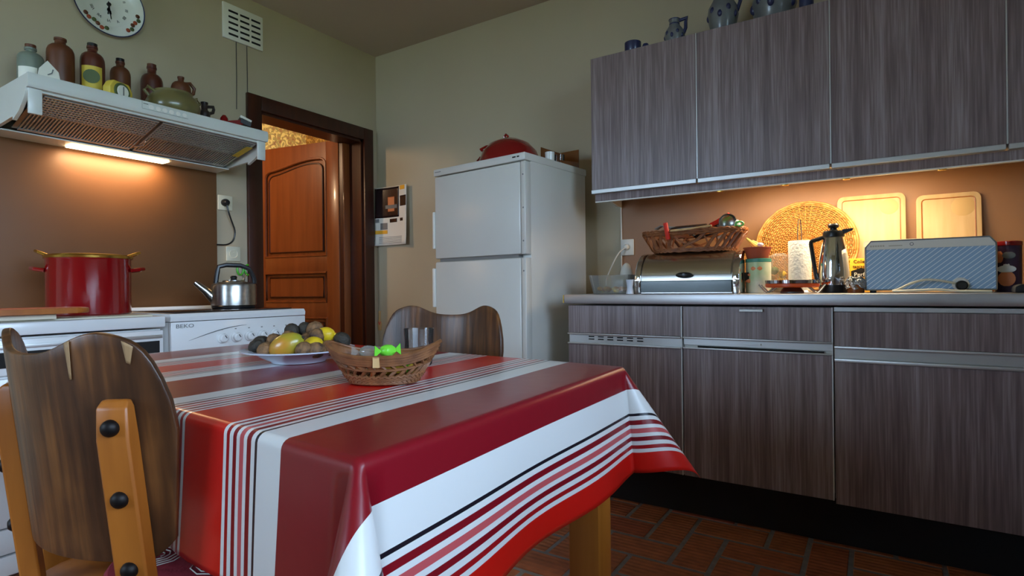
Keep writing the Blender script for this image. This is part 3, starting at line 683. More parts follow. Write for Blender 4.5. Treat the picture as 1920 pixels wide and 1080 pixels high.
# ================================================================== fridge corner
fx = thing('fridge', 'tall white fridge freezer with two doors beside the base cabinets', 'fridge', (1.01, -.575, 0), -rad(6.3))
FWD = .594
MB().box(.004, FWD-.002, .045, .52, .03, 1.535, .006).build('body', 'white_fridge', fx)
MB().box(0, FWD+.002, -.002, .525, 1.512, 1.548, .006).build('top_cover', 'white_fridge', fx)
MB().box(.006, FWD-.028, .0, .042, 1.088, 1.508, .008).build('freezer_door', 'white_fridge', fx)
MB().box(.006, FWD-.028, .0, .042, .08, 1.072, .008).build('fridge_door', 'white_fridge', fx)
MB().box(.03, FWD-.05, .012, .044, 1.070, 1.090).build('door_gap', 'grey_plastic', fx)
for z0, z1 in ((1.088, 1.508), (.08, 1.072)):
    q = MB().box(FWD-.026, FWD, .002, .044, z0, z1, .003).build('hinge_strip', 'white_fridge', fx)
    for z in (z0+.06, (z0+z1)/2, z1-.06): MB().lathe([(0, .001), (.004, .001), (.004, 0)], (FWD-.013, .0025, z), 8, Matrix.Rotation(rad(90), 3, 'X')).build('screw_cap', 'grey_plastic', q)
MB().box(-.012, .006, -.006, .03, .84, 1.04, .004).build('door_handle', 'white_plastic', fx)
MB().box(-.010, .006, -.004, .03, 1.14, 1.33, .004).build('door_handle', 'white_plastic', fx)
MB().box(.012, .055, -.0028, -.0018, 1.530, 1.5335).build('badge', 'grey_plastic', fx)
MB().box(FWD-.07, FWD-.05, -.0028, -.0018, 1.528, 1.534).build('indicator', 'black_plastic', fx); MB().box(FWD-.043, FWD-.03, -.0028, -.0018, 1.528, 1.534).build('indicator', 'black_plastic', fx)
for x in (.05, .54): MB().box(x-.02, x+.02, .1, .14, 0, .03).build('foot', 'black_plastic', fx); MB().box(x-.02, x+.02, .44, .48, 0, .03).build('foot', 'black_plastic', fx)
rd = thing('enamel_dish', 'red enamel domed dish with loop handles on the fridge top', 'dish', (1.40, -.455, 1.5485), rad(-10))
MB().lathe([(0, .125), (.05, .121), (.10, .098), (.135, .060), (.15, .02), (.155, 0), (.15, 0), (.13, .055), (.095, .092), (0, .118)], (0, 0, .0), 44).build('lid', 'red_enamel', rd)
MB().tube([(-.032, 0, .118), (-.034, 0, .142), (-.022, 0, .152), (-.010, 0, .142), (-.012, 0, .118)], .006, 8).build('lid_loop', 'red_enamel', rd)
MB().tube([(-.145, -.03, .03), (-.175, -.035, .055), (-.19, -.035, .045), (-.185, -.035, .012)], .007, 8).build('side_handle', 'red_enamel', rd)
MB().tube([(-.105, -.05, .07), (-.145, -.05, .085), (-.155, -.05, .092), (-.11, -.05, .10), (-.09, -.045, .10)], .006, 8).build('small_loop', 'red_enamel', rd)
bx_ = thing('amber_box', 'amber glass box with small jars at the fridge top rear', 'box', (1.575, -.245, 1.5485), rad(-6))
b = MB().box(-.06, .06, -.09, .08, 0, .004).box(-.06, .06, .076, .08, 0, .095).box(-.06, -.056, -.09, .08, 0, .095).prism([(-.09, .004), (.076, .004), (.076, .03), (-.09, .012)], .056, .06, 'yz')
b.build('box_shell', 'amber', bx_)
MB().lathe([(0, .004), (.025, .004), (.026, .06), (.022, .062), (.02, .01), (0, .008)], (.0, -.01, 0), 18).build('jar', 'clear_glass', bx_)
MB().lathe([(0, .0), (.022, .0), (.024, .05), (.02, .05), (0, .006)], (.02, -.125, 0), 18).build('small_cup', 'porcelain', bx_)
# calendar
cl = thing('wall_calendar', 'curling paper calendar page hanging beside the door frame', 'calendar', (.158, -.004, 1.435))
def cal(x0, x1, z0, z1, off):
    return lambda u, v: Vector((x0+(x1-x0)*u, -.012-off-.028*(2*(x0+(x1-x0)*u)/.30)**2*(.35+.65*(.5-(z0+(z1-z0)*v)))-.01*max(0, (-.12-(z0+(z1-z0)*v)))*5, z0+(z1-z0)*v))
def calp(nm, x0, x1, z0, z1, m, off, par):
    o = MB().grid(cal(x0, x1, z0, z1, off), 12, 12).build(nm, m, par); md = o.modifiers.new('thick', 'SOLIDIFY'); md.thickness = .0006; return o
pg = calp('page', -.15, .15, -.20, .20, 'paper_white', 0, cl)
calp('photo', -.145, .07, -.01, .195, 'calendar_dark', .0012, pg); calp('photo_highlight', -.035, .025, .03, .13, 'soap_pink', .0022, pg); calp('photo_highlight', -.06, .05, .05, .075, 'stoneware', .0026, pg)
calp('side_note', .08, .145, .06, .13, 'calendar_dark', .0012, pg); calp('yellow_mark', .08, .13, .17, .198, 'label_orange', .0012, pg)
calp('yellow_mark', -.145, -.04, -.12, -.095, 'label_orange', .0012, pg)
for x0, x1, z0, z1 in ((-.10, -.04, -.09, -.045), (-.02, .05, -.045, -.02), (.08, .11, -.04, -.02), (-.14, -.11, -.04, -.015)): calp('picture', x0, x1, z0, z1, 'grey_plastic' if x0 < -.05 else 'calendar_dark', .0012, pg)
for i in range(5): calp('date_row', -.11, .10, -.145-.010*i, -.142-.010*i, 'grey_plastic', .0012, pg)
pn = thing('wooden_peg', 'small wooden ornament hanging low by the wall corner', 'ornament', (.02, -.006, .70))
MB().prism([(-.012, -.05), (.012, -.05), (.018, .0), (.006, .02), (.010, .085), (-.008, .085), (-.008, .02), (-.018, 0)], -.004, .004, 'xz').build('peg', 'board_wood', pn)
MB().tube([(-.008, -.005, .01), (.004, -.006, -.01), (.012, -.005, .01)], .003, 5).build('red_mark', 'red_plastic', pn)

# ================================================================== kitchen units on the back wall
UD, UB, UT = -.342, 1.395, 2.018
UE = [1.789, 2.283, 2.781, 3.291, 3.80]
names = ['leftmost', 'second', 'third', 'rightmost']
for i in range(4):
    x0, x1 = UE[i], UE[i+1]
    u = thing('wall_cabinet', ['wood-grain wall cabinet at the left end above the bread bin', 'second wood-grain wall cabinet, above the round wicker tray', 'third wood-grain wall cabinet, above the striped toaster', 'wood-grain wall cabinet cut off by the right photo edge'][i], 'cabinet', (0, 0, 0), 0, 'grey wood-grain wall cabinets')
    MB().box(x0, x1, -.322, -.001, 1.385, UT-.003).build('body', 'white_plastic', u)
    MB().box(x0+.0025, x1-.0025, UD, -.3225, UB, UT, .0008, 1).build('door', 'laminate', u)
    MB().box(x0+.002, x1-.004, UD-.006, -.3225, 1.376, UB-.0005, .0015, 1).build('grip_strip', 'alu', u)
    MB().box(x1-.0022, x1+.0018, UD-.0004, -.324, UB, UT, 0).build('edge_strip', 'alu', u)
# ceramics on top of the wall cabinets
PZ = UT+.0005
def pitcher(label, x, y, h, r, deco, handle_dir=1, name='stoneware_pitcher', neck=.5):
    t = thing(name, label, 'pitcher', (x, y, PZ), 0, 'blue and grey stoneware on the wall cabinets')
    MB().lathe([(0, 0), (r*.7, 0), (r*.75, .01), (r, h*.38), (r*.92, h*.55), (r*neck, h*.78), (r*neck*.98, h*.90), (r*neck*1.12, h), (r*neck, h), (r*neck*.85, h*.9), (0, h*.8)], seg=32).build('body', 'stoneware', t)
    if handle_dir: MB().tube([(handle_dir*r*neck, 0, h*.92), (handle_dir*(r*neck+.035), 0, h*.95), (handle_dir*(r*1.12), 0, h*.82), (handle_dir*(r*1.12), 0, h*.6), (handle_dir*r*.9, 0, h*.42)], .008 if h > .12 else .005, 8).build('handle', deco, t)
    MB().lathe([(r*neck*1.005, h*.79), (r*neck*1.03, h*.80), (r*neck*1.03, h*.83), (r*neck*1.0, h*.84)], seg=28).lathe([(r*neck*1.11, h*.965), (r*neck*1.14, h*.975), (r*neck*1.14, h*.995), (r*neck*1.1, h)], seg=28).build('blue_band', deco, t)
    for k in range(5):
        a = rad(-90+(k-2)*34); z = h*(.35+.10*(k % 2))
        MB().ball((r*.885*math.cos(a), r*.885*math.sin(a), z), r*.17, 1, 1, 1.5, 12).build('blue_motif', deco, t)
    return t
t = thing('small_pot', 'low dark blue stoneware bowl, leftmost on the wall cabinets', 'bowl', (1.975, -.27, PZ), 0)
MB().lathe([(0, 0), (.03, 0), (.038, .02), (.038, .058), (.034, .058), (.033, .02), (0, .012)], seg=26).build('bowl', 'cobalt', t)
t = thing('stoneware_bead', 'tiny dark round stoneware knob next to the low bowl', 'ornament', (2.04, -.28, PZ)); MB().lathe([(0, 0), (.014, 0), (.018, .02), (.012, .034), (0, .036)], seg=18).build('knob', 'cobalt', t)
pitcher('small grey and blue stoneware pitcher above the first wall cabinet', 2.165, -.25, .125, .045, 'cobalt')
pitcher('tall grey and blue stoneware pitcher above the second wall cabinet', 2.375, -.25, .215, .064, 'cobalt')
t = pitcher('wide grey and blue round stoneware jar beside the tall pitcher', 2.575, -.24, .19, .088, 'cobalt', 0, 'stoneware_jar', .4)
t = thing('small_pot', 'small blue stoneware cup at the right end of the row', 'cup', (2.70, -.29, PZ)); MB().lathe([(0, 0), (.022, 0), (.026, .02), (.026, .05), (.022, .05), (.02, .01), (0, .008)], seg=20).build('cup', 'cobalt', t)
# valance and lamp
vl = struct(MB().box(1.80, 3.80, -.325, -.31, 1.342, 1.3755, .001).build('trim_2', 'laminate'), 'wood-grain valance under the wall cabinets')
MB().box(1.80, 3.80, -.324, -.309, 1.337, 1.342).build('lower_lip', 'white_plastic', vl)
for x in (2.37, 2.62, 2.83, 3.12): MB().box(x-.012, x+.012, -.318, -.300, 1.333, 1.338, .001).build('clip', 'gold', vl)
ul = thing('under_cabinet_lamp', 'warm strip lamp fixed under the wall cabinets', 'lamp', (0, 0, 0))
MB().box(2.42, 3.12, -.295, -.255, 1.372, 1.384, .003).build('housing', 'white_plastic', ul)
MB().tube([(2.45, -.275, 1.364), (3.09, -.275, 1.364)], .007, 10).build('tube', 'glow_lamp', ul)
al = bpy.data.lights.new('cabinet_lamp_light', 'AREA'); al.shape = 'RECTANGLE'; al.size = .62; al.size_y = .04; al.energy = 6.6; al.color = (1, .82, .56)
ao = bpy.data.objects.new('cabinet_lamp_light', al); COL.objects.link(ao); ao.parent = ul; ao.location = (2.77, -.272, 1.352); ao.rotation_euler.x = rad(6)
# bracket at left end
MB().prism([(-.30, 1.384), (-.02, 1.384), (-.02, 1.35), (-.06, 1.35)], 1.80, 1.812, 'yz').build('bracket', 'white_plastic', ul)
MB().tube([(1.806, -.012, 1.384), (1.806, -.010, 1.2), (1.804, -.010, .905)], .004, 6).build('lamp_cable', 'white_plastic', ul)

# base units
BD = -.557; WT = .903
def base(x0, x1, label, parts):
    u = thing('base_cabinet', label, 'cabinet', (0, 0, 0), 0, 'grey wood-grain base cabinets')
    MB().box(x0, x1, -.535, -.001, .188, .855).build('body', 'white_plastic', u)
    for nm, z0, z1, y0, y1, m in parts: MB().box(x0+.0025, x1-.0025, y0, y1, z0, z1, .001, 1).build(nm, m, u)
    MB().box(x1-.0022, x1+.0022, BD-.0006, -.535, .185, .855).build('edge_strip', 'edge_white', u)
    return u
u1 = base(1.767, 2.27, 'narrow base cabinet with slotted metal grip next to the fridge', [('drawer_front', .735, .855, BD, -.5355, 'laminate'), ('door', .185, .690, BD, -.5355, 'laminate')])
MB().box(1.768, 2.268, BD-.008, BD+.005, .728, .734, .001).box(1.768, 2.268, BD-.008, BD+.005, .686, .693, .001).box(1.768, 2.268, -.545, -.5405, .69, .73).build('grip_channel', 'alu', u1)
for i in range(6):
    for z in (.706, .717): MB().box(1.862+.044*i, 1.888+.044*i, -.5475, -.5445, z, z+.0045).build('slot', 'slot_dark', u1)
u2 = base(2.274, 2.791, 'middle base cabinet with small drawer pull and open grip slot', [('drawer_front', .735, .855, BD, -.5355, 'laminate'), ('door', .185, .692, BD, -.5355, 'laminate')])
MB().box(2.276, 2.79, BD-.008, BD+.005, .729, .735, .001).box(2.276, 2.79, -.545, -.5405, .703, .73).box(2.276, 2.79, BD-.006, BD+.005, .688, .694, .001).build('grip_channel', 'alu', u2)
MB().box(2.33, 2.765, -.548, -.542, .694, .700).build('slot', 'slot_dark', u2)
MB().prism([(BD-.014, .838), (BD, .842), (BD, .848), (BD-.012, .846)], 2.49, 2.57, 'yz').build('drawer_pull', 'alu', u2)
MB().box(2.50, 2.56, -.552, -.544, .712, .718).build('catch', 'alu', u2)
u3 = base(2.795, 3.55, 'wide base cabinet at the right, partly in shadow', [('drawer_front', .722, .840, BD, -.5355, 'laminate'), ('door', .175, .672, BD, -.5355, 'laminate')])
MB().box(2.797, 3.55, BD+.004, -.5355, .842, .856).box(2.797, 3.55, BD-.008, BD+.005, .714, .722, .001).box(2.797, 3.55, -.547, -.5405, .68, .716).box(2.797, 3.55, BD-.010, BD+.005, .668, .680, .002).build('grip_channel', 'alu', u3)
wt = thing('worktop', 'brushed steel worktop running over the base cabinets', 'worktop', (0, 0, 0))
MB().box(1.757, RX-.001, -.575, -.001, .863, WT, .0025).build('steel_top', 'worktop_steel', wt)
MB().box(1.752, 1.7565, -.575, -.001, .866, WT-.002).build('end_edge', 'gold', wt)
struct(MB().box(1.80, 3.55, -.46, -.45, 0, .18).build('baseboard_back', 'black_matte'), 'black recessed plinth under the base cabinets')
# sink run along the window wall (out of the frame, shades the cabinets)
u4 = thing('sink_cabinet', 'base cabinet run under the window, right of the frame', 'cabinet', (0, 0, 0))
MB().box(3.37, RX-.001, -4.9, -.577, .10, .862).build('body', 'laminate', u4)
MB().box(3.33, RX-.001, -4.9, -.5755, .863, WT, .0025).build('sink_top', 'worktop_steel', u4)
# splash wall paint
struct(MB().box(1.80, RX-.001, -.0045, -.0005, .9035, 1.384).build('wall_splashback', 'splash_paint', smooth=False), 'orange-brown painted splashback above the worktop')

# ================================================================== things on the worktop
CT = WT+.0006
t = thing('plastic_tub', 'clear plastic tub holding colourful scraps at the worktop end', 'tub', (1.90, -.36, CT))
b = MB()
def ringr(z, g): return [(x, y, z) for x, y in rrect(-.095-g, .095+g, -.06-g, .06+g, .02, 4)]
for z0, g0, z1, g1 in ((0, -.012, .086, .004),):
    p = [ringr(z0, g0), ringr(z1, g1), ringr(z1, g1-.003), ringr(z0+.003, g0-.002)]
    vs = [[b.bm.verts.new(q) for q in r_] for r_ in p]
    for A, B in zip(vs, vs[1:]):
        for i in range(len(A)): b.bm.faces.new((A[i], A[(i+1) % len(A)], B[(i+1) % len(A)], B[i]))
    b.bm.faces.new(vs[0][::-1]); b.bm.faces.new(vs[-1])
b.build('tub_wall', 'tub_plastic', t)
for i in range(16):
    x, y = random.uniform(-.065, .065), random.uniform(-.035, .035)
    MB().ball((x, y, .014+random.uniform(0, .012)), random.uniform(.010, .016), 1, 1, .7, 8, None, .12).build('scrap', random.choice(['citrus', 'banana', 'leafy', 'soap_pink']), t)
t = thing('citrus_juicer', 'white citrus juicer with pointed cone behind the plastic tub', 'juicer', (1.905, -.20, CT))
MB().lathe([(0, 0), (.055, 0), (.06, .01), (.062, .055), (.066, .085), (.062, .087), (.055, .07), (0, .065)], seg=32, sx=1.2).build('bowl', 'white_plastic', t)
MB().lathe([(.032, .07), (.031, .095), (.026, .12), (.016, .138), (.006, .147), (0, .148)], seg=24).build('cone', 'white_plastic', t)
t = thing('paper_cup', 'small white and blue cup between the tub and the bread bin', 'cup', (2.024, -.47, CT))
MB().lathe([(0, 0), (.016, 0), (.012, .03), (.017, .062), (.015, .062), (.010, .03), (0, .006)], seg=16).build('cup', 'porcelain_blue', t)
s_ = thing('wall_socket', 'white wall socket with plug on the orange-brown splashback', 'socket', (1.838, -.0055, 1.14))
RXF = Matrix.Rotation(rad(90), 3, 'X')
MB().box(-.036, .036, -.010, 0, -.042, .042, .004).build('cover', 'white_plastic', s_)
MB().lathe([(.021, .0), (.023, .013), (.019, .013), (.017, .006), (0, .006)], (0, 0, 0), 24, RXF).build('well', 'white_plastic', s_)
t = thing('power_plug', 'white plug with pale cable hanging towards the juicer', 'plug', (1.838, -.0125, 1.14))
MB().lathe([(0, 0), (.015, 0), (.015, .02), (.009, .028), (0, .03)], (0, 0, 0), 18, RXF).build('plug_body', 'white_plastic', t)
MB().tube([(-.004, -.028, -.005), (-.03, -.05, -.03), (-.055, -.08, -.10), (-.075, -.12, -.18), (-.04, -.16, -.22), (.0, -.18, -.215)], .0035, 6, sm=2).build('cable', 'white_plastic', t)
# bread bin (roll top)
t = thing('bread_bin', 'shiny chrome roll-top bread bin with black grip', 'bread bin', (2.245, -.285, CT))
def binprof(g):
    p = [(-.135+g, 0.0+g*.3), (.13-g, 0.0+g*.3), (.13-g, .178-g)]
    for i in range(9):
        a = rad(90+90*i/8); p.append((-.005+(.130-g)*math.cos(a), .058+(.12-g)*math.sin(a)))
    return p
MB().prism(binprof(.004), -.19, .19, 'yz').build('bin_body', 'steel', t)
for s in (-1, 1): MB().prism(binprof(-.002), s*.19, s*.218, 'yz', .006).build('end_cap', 'chrome', t)
b = MB()
b.grid(lambda u, v: Vector((-.185+.37*v, -.005+.131*math.cos(rad(90+80*u)), .058+.1215*math.sin(rad(90+80*u)))), 16, 2)
o = b.build('roll_lid', 'lid_steel', t)
MB().prism([(-.136, .006), (-.1385, .008), (-.1385, .052), (-.136, .055)], -.188, .188, 'yz').build('lower_panel', 'bin_green', t)
MB().lathe([(0, 0), (.035, 0), (.034, .008), (.02, .013), (0, .014)], (.0, -.1355, .078), 24, RXF, sy=.35).build('grip', 'black_plastic', t)
# utensil basket on bread bin
BZ = CT+.1795
t = thing('utensil_basket', 'brown wicker basket full of utensils on top of the bread bin', 'basket', (2.245, -.265, BZ))
HLx, HLy, hb = .165, .075, .085
def per(u, z):      # rounded-rectangle flare
    a = 2*PI*u; fl_ = 1+.30*z/hb
    c, s = math.cos(a), math.sin(a)
    e = .55
    return Vector((HLx*fl_*math.copysign(abs(c)**e, c), HLy*fl_*math.copysign(abs(s)**e, s), z+.0))
n = 26
for i in range(n):
    for d in (-1, 1):
        q = MB(); pts = [per((i+d*.9*k/4)/n+.01*d, .012+(hb-.012)*k/4)*(1+(.02 if d > 0 else -.02)) for k in range(5)]
        for p in pts: p.z = max(p.z, .004)
        q.tube(pts, .0075 if d > 0 else .0042, 5, False, .3); q.build('slat', 'wicker_brown', t)
for z, rr in ((.006, .006), (.013, .005), (hb-.004, .008), (hb+.006, .007)):
    for ph in (0, .5):
        MB().tube([per(k/72, z)+Vector((0, 0, .004*math.sin(2*PI*(k/72*18+ph)))) for k in range(72)], rr*.8, 6, True).build('rim_braid', 'wicker_brown', t)
MB().prism([(per(k/40, .006).x, per(k/40, .006).y) for k in range(40)], .001, .005, 'xy').build('bottom', 'wicker_brown', t)
def utensil(name, label, pts, r, m, extra=None, cat='utensil'):
    t = thing(name, label, cat, (2.245, -.265, BZ)); MB().tube(pts, r, 8).build('handle', m, t)
    if extra: extra(t)
    return t
def ladle_bowl(t):
    M = Matrix.Rotation(rad(100), 3, 'X') @ Matrix.Rotation(rad(20), 3, 'Y')
    MB().lathe([(0, -.034), (.016, -.030), (.030, -.014), (.036, .008), (.034, .008), (.028, -.010), (0, -.028)], (.150, -.035, .122), 24, M).build('bowl', 'steel', t)
utensil('whisk', 'whisk with red handle sticking out diagonally to the upper right', [(.075, .0, .118), (.10, -.005, .128), (.155, -.02, .155)], .0095, 'red_plastic', lambda t: MB().tube([(.085, .0, .122), (.06, .0, .112), (.03, .0, .10), (-.02, .0, .075)], .003, 6).tube([(.06, .004, .112), (.0, .012, .08)], .002, 5).build('wires', 'chrome', t))
utensil('peeler', 'red plastic handle standing upright at the basket front left', [(-.095, -.10, .128), (-.09, -.102, .10), (-.082, -.104, .055)], .010, 'red_plastic')
utensil('ladle', 'steel ladle bowl rising above the basket right end', [(.155, -.005, .10), (.06, .0, .07), (-.05, .01, .04)], .005, 'steel', ladle_bowl, 'ladle')
utensil('spatula', 'black flat spatula lying across the basket', [(.15, .03, .10), (.06, .02, .075), (.02, .015, .07)], .006, 'black_plastic', lambda t: MB().obox((-.02, -.01, .112), (.075, .0, .002), (0, .03, .008), (0, -.002, .006), .004).build('blade', 'black_plastic', t))
utensil('fork_tool', 'grey slotted serving fork at the basket left end', [(.0, .02, .075), (-.08, .0, .115), (-.12, -.01, .12)], .005, 'grey_plastic', lambda t: [MB().tube([(-.12, -.01+k*.008, .12), (-.14, -.012+k*.008, .126), (-.165, -.015+k*.01, .112)], .0025, 5).build('tine', 'grey_plastic', t) for k in (-2, -1, 0, 1, 2)])
utensil('spoon', 'black serving spoon with green-gold inside in the basket middle', [(.0, .02, .07), (.05, .015, .09), (.10, .01, .108)], .007, 'black_plastic', lambda t: MB().ball((.10, .03, .115), .034, 1.4, .5, .6, 14).build('spoon_bowl', 'stone_dark', t))
utensil('green_peeler', 'green ring handle poking out at the basket right rim', [(.15, -.06, .078), (.18, -.07, .09), (.195, -.07, .10)], .006, 'green_plastic', lambda t: MB().tube([(.205+.015*math.cos(a), -.07, .107+.009*math.sin(a)) for a in [2*PI*i/14 for i in range(14)]], .004, 6, True).build('ring', 'green_plastic', t))
utensil('white_spoon', 'white plastic spoon next to the ladle bowl', [(.10, .01, .06), (.17, -.02, .09)], .005, 'white_plastic', lambda t: MB().ball((.188, -.03, .105), .02, .7, .4, 1.2, 12).build('spoon_bowl', 'white_plastic', t))
utensil('wooden_spoon', 'wooden spoon handle resting on the basket front rim', [(-.07, -.11, .092), (.02, -.10, .097), (.10, -.095, .105)], .0045, 'board_wood')
# tin and terracotta bowl
t = thing('biscuit_tin', 'pale green printed tin with teal rim beside the bread bin', 'tin', (2.515, -.30, CT))
MB().lathe([(0, 0), (.047, 0), (.048, .003), (.048, .132), (0, .132)], seg=36).build('can', 'can_green', t)
MB().lathe([(.0485, .126), (.050, .128), (.050, .139), (.046, .141), (0, .139)], seg=36).build('lid', 'can_teal', t)
for dz, dx_, rr in ((.10, .0, .02), (.075, -.022, .012), (.05, -.025, .016)): MB().ball((dx_, -.0455+abs(dx_)*.25, dz), rr, 1.1, .12, .55, 12).build('print_motif', 'soap_pink', t)
MB().box(-.047, -.030, -.040, -.034, .05, .085).build('print_square', 'slot_dark', t)
t = thing('terracotta_bowl', 'terracotta bowl holding fruit peel on the printed tin', 'bowl', (2.512, -.30, CT+.1415))
MB().lathe([(0, 0), (.040, 0), (.052, .040), (.055, .042), (.055, .046), (.049, .046), (.046, .036), (.036, .006), (0, .006)], seg=32).build('bowl', 'clay', t)
MB().tube([(.02, -.01, .03), (-.01, -.01, .055), (-.04, -.012, .085)], [.010, .010, .004], 8).tube([(.03, .0, .03), (.0, .005, .06), (-.02, .0, .075)], [.01, .008, .004], 8).build('peel', 'banana', t)
MB().ball((.012, -.01, .055), .012, 1.2, .9, .8, 10, None, .15).build('garlic', 'porcelain', t)
# plastic bag
t = thing('plastic_bag', 'crumpled clear plastic bag between tin and paper towels', 'bag', (2.568, -.165, CT))
def bagf(u, v):
    a = 2*PI*u; r_ = (.042*(1-v)**.5+.010)*(1+.22*math.sin(5*a+3*v)+.10*math.sin(11*a-5*v)); r_ = r_ if v < .9 else r_*1.5
    return Vector((r_*math.cos(a)*1.05+.01*v, r_*math.sin(a)*.7, .002+.165*v))
MB().grid(bagf, 36, 12, True).build('film', 'bag_film', t)
for i in range(5): MB().ball((random.uniform(-.03, .03), random.uniform(-.02, .02), .03+.016*i), .016, 1, .8, 1, 8, None, .2).build('content', random.choice(['banana', 'board_wood', 'leafy']), t)
# paper towel on chrome holder
t = thing('paper_towel_holder', 'chrome wire holder with tall loop through the paper roll', 'holder', (2.66, -.22, CT))
MB().lathe([(0, 0), (.055, 0), (.058, .004), (.055, .008), (0, .008)], seg=32).build('base', 'chrome', t)
MB().tube([(-.006, 0, .008), (-.007, 0, .25), (-.004, 0, .296), (0, 0, .302), (.004, 0, .296), (.007, 0, .25), (.006, 0, .008)], .0022, 6).build('wire_loop', 'chrome', t)
t = thing('paper_towel_roll', 'white paper towel roll standing on the worktop', 'paper towel', (2.66, -.22, CT+.0085))
MB().lathe([(.014, 0), (.042, 0), (.043, .003), (.043, .200), (.042, .203), (.014, .203), (.014, 0)], seg=36).build('roll', 'towel', t)
# raclette / warming stand
t = thing('table_warmer', 'chrome and orange round warming stand with bent wire feet', 'warmer', (2.652, -.42, CT))
MB().lathe([(0, .036), (.088, .036), (.094, .038), (.095, .05), (.090, .051), (.088, .044), (0, .044)], seg=44).build('chrome_rim', 'chrome', t)
MB().lathe([(0, .022), (.088, .022), (.093, .026), (.093, .0365), (0, .0365)], seg=44).build('orange_dish', 'orange_plastic', t)
MB().lathe([(0, 0), (.04, 0), (.042, .006), (.03, .022), (0, .022)], seg=30).build('foot_disc', 'steel', t)
for s in (-1, 1):
    for q in (-.035, .035): MB().tube([(s*.112, q, .034), (s*.092, q, .008), (s*.085, q, .003), (s*.075, q, .008), (s*.055, q, .026)], .003, 6).build('wire_foot', 'chrome', t)
# thermos
t = thing('thermos_jug', 'polished steel thermos jug with black lid and handle', 'thermos', (2.786, -.32, CT))
MB().lathe([(0, 0), (.050, 0), (.052, .004), (.052, .030), (0, .030)], seg=40).build('base_ring', 'black_plastic', t)
MB().lathe([(.0515, .030), (.053, .05), (.053, .08), (.049, .13), (.042, .175), (.036, .20), (.033, .212), (0, .212)], seg=44).build('jug_body', 'chrome', t)
MB().lathe([(.033, .21), (.037, .214), (.037, .228), (.034, .236), (.016, .238), (.012, .240), (.0115, .246), (.018, .250), (.020, .258), (.016, .264), (0, .265)], seg=32).prism([(.02, .216), (.062, .235), (.066, .243), (.03, .240)], -.012, .012, 'xz').build('lid', 'black_plastic', t)
MB().tube([(-.03, 0, .215), (-.060, 0, .205), (-.078, 0, .20), (-.074, 0, .17), (-.066, 0, .11), (-.060, 0, .06), (-.052, 0, .04)], .008, 8, sm=2).build('jug_handle', 'black_plastic', t)
# foil jars
for k, (x, y, lab) in enumerate(((2.858, -.38, 'small glass jar wrapped in crumpled foil, in front of the yellow box'), (2.842, -.24, 'small foil-topped jar behind the other foil jar'))):
    t = thing('foil_jar', lab, 'jar', (x, y, CT), 0, 'foil covered jars')
    MB().lathe([(0, 0), (.026, 0), (.028, .006), (.028, .03), (0, .03)], seg=20).build('jar', 'amber', t)
    MB().grid(lambda u, v: Vector(((.0295+.0045*math.sin(9*2*PI*u+4*v))*math.cos(2*PI*u)*(1-.3*max(0, v-.7)/.3), (.0295+.0045*math.sin(7*2*PI*u+6*v))*math.sin(2*PI*u)*(1-.3*max(0, v-.7)/.3), .016+.042*v+.004*math.sin(5*2*PI*u))), 40, 6, True).lathe([(0, .058), (.026, .056)], seg=20).build('foil', 'foil', t)
# glue box
t = thing('glue_box', 'yellow wallpaper paste box with black lettering', 'box', (2.872, -.14, CT))
MB().box(-.038, .050, -.02, .02, 0, .135, .001).build('carton', 'label_orange', t)
text('lettering', 'Colle à', .018, 'black_plastic', t, (.0, -.0206, .122), FRONT); text('lettering', 'tapisser', .018, 'black_plastic', t, (.0, -.0206, .102), FRONT)
MB().prism([(-.034, .085), (.0, .097), (.046, .085), (.046, .060), (-.034, .060)], -.0208, -.0203, 'xz').build('black_roof_mark', 'black_plastic', t)
text('lettering', 'Perfax', .022, 'paper_white', t, (.004, -.0212, .070), FRONT)
# round wicker tray on the wall
t = thing('wicker_tray', 'large round golden wicker tray leaning against the splashback', 'tray', (2.667, -.112, CT))
t.rotation_euler.x = rad(-10.5)
WR = .2
b = MB()
for k in range(44):
    a = 2*PI*k/44
    b.tube([(.02*math.cos(a), 0, WR+.004+.02*math.sin(a)), ((WR-.012)*math.cos(a), -.004, WR+.004+(WR-.012)*math.sin(a))], .0022, 5)
o = b.build('rib', 'wicker_gold', t); o['kind'] = 'stuff'
b = MB()
for k in range(21):
    r_ = .03+.0078*k
    b.tube([(r_*math.cos(2*PI*i/88), -.002+.004*math.cos(PI*i+PI*k)*(.5 if i % 2 else 1), WR+.004+r_*math.sin(2*PI*i/88)) for i in range(88)], .0030, 5, True)
o = b.build('weave', 'wicker_gold', t); o['kind'] = 'stuff'
for rr, q in ((WR-.006, .0062), (WR-.014, .005)):
    MB().tube([(rr*math.cos(2*PI*i/96), -.003*math.sin(i*1.2), WR+.004+rr*math.sin(2*PI*i/96)) for i in range(96)], q, 6, True).build('rim', 'wicker_gold', t)
MB().lathe([(0, .004), (.03, .003), (.03, -.003), (0, -.004)], (0, 0, WR+.004), 20, RXF).build('centre', 'wicker_gold', t)
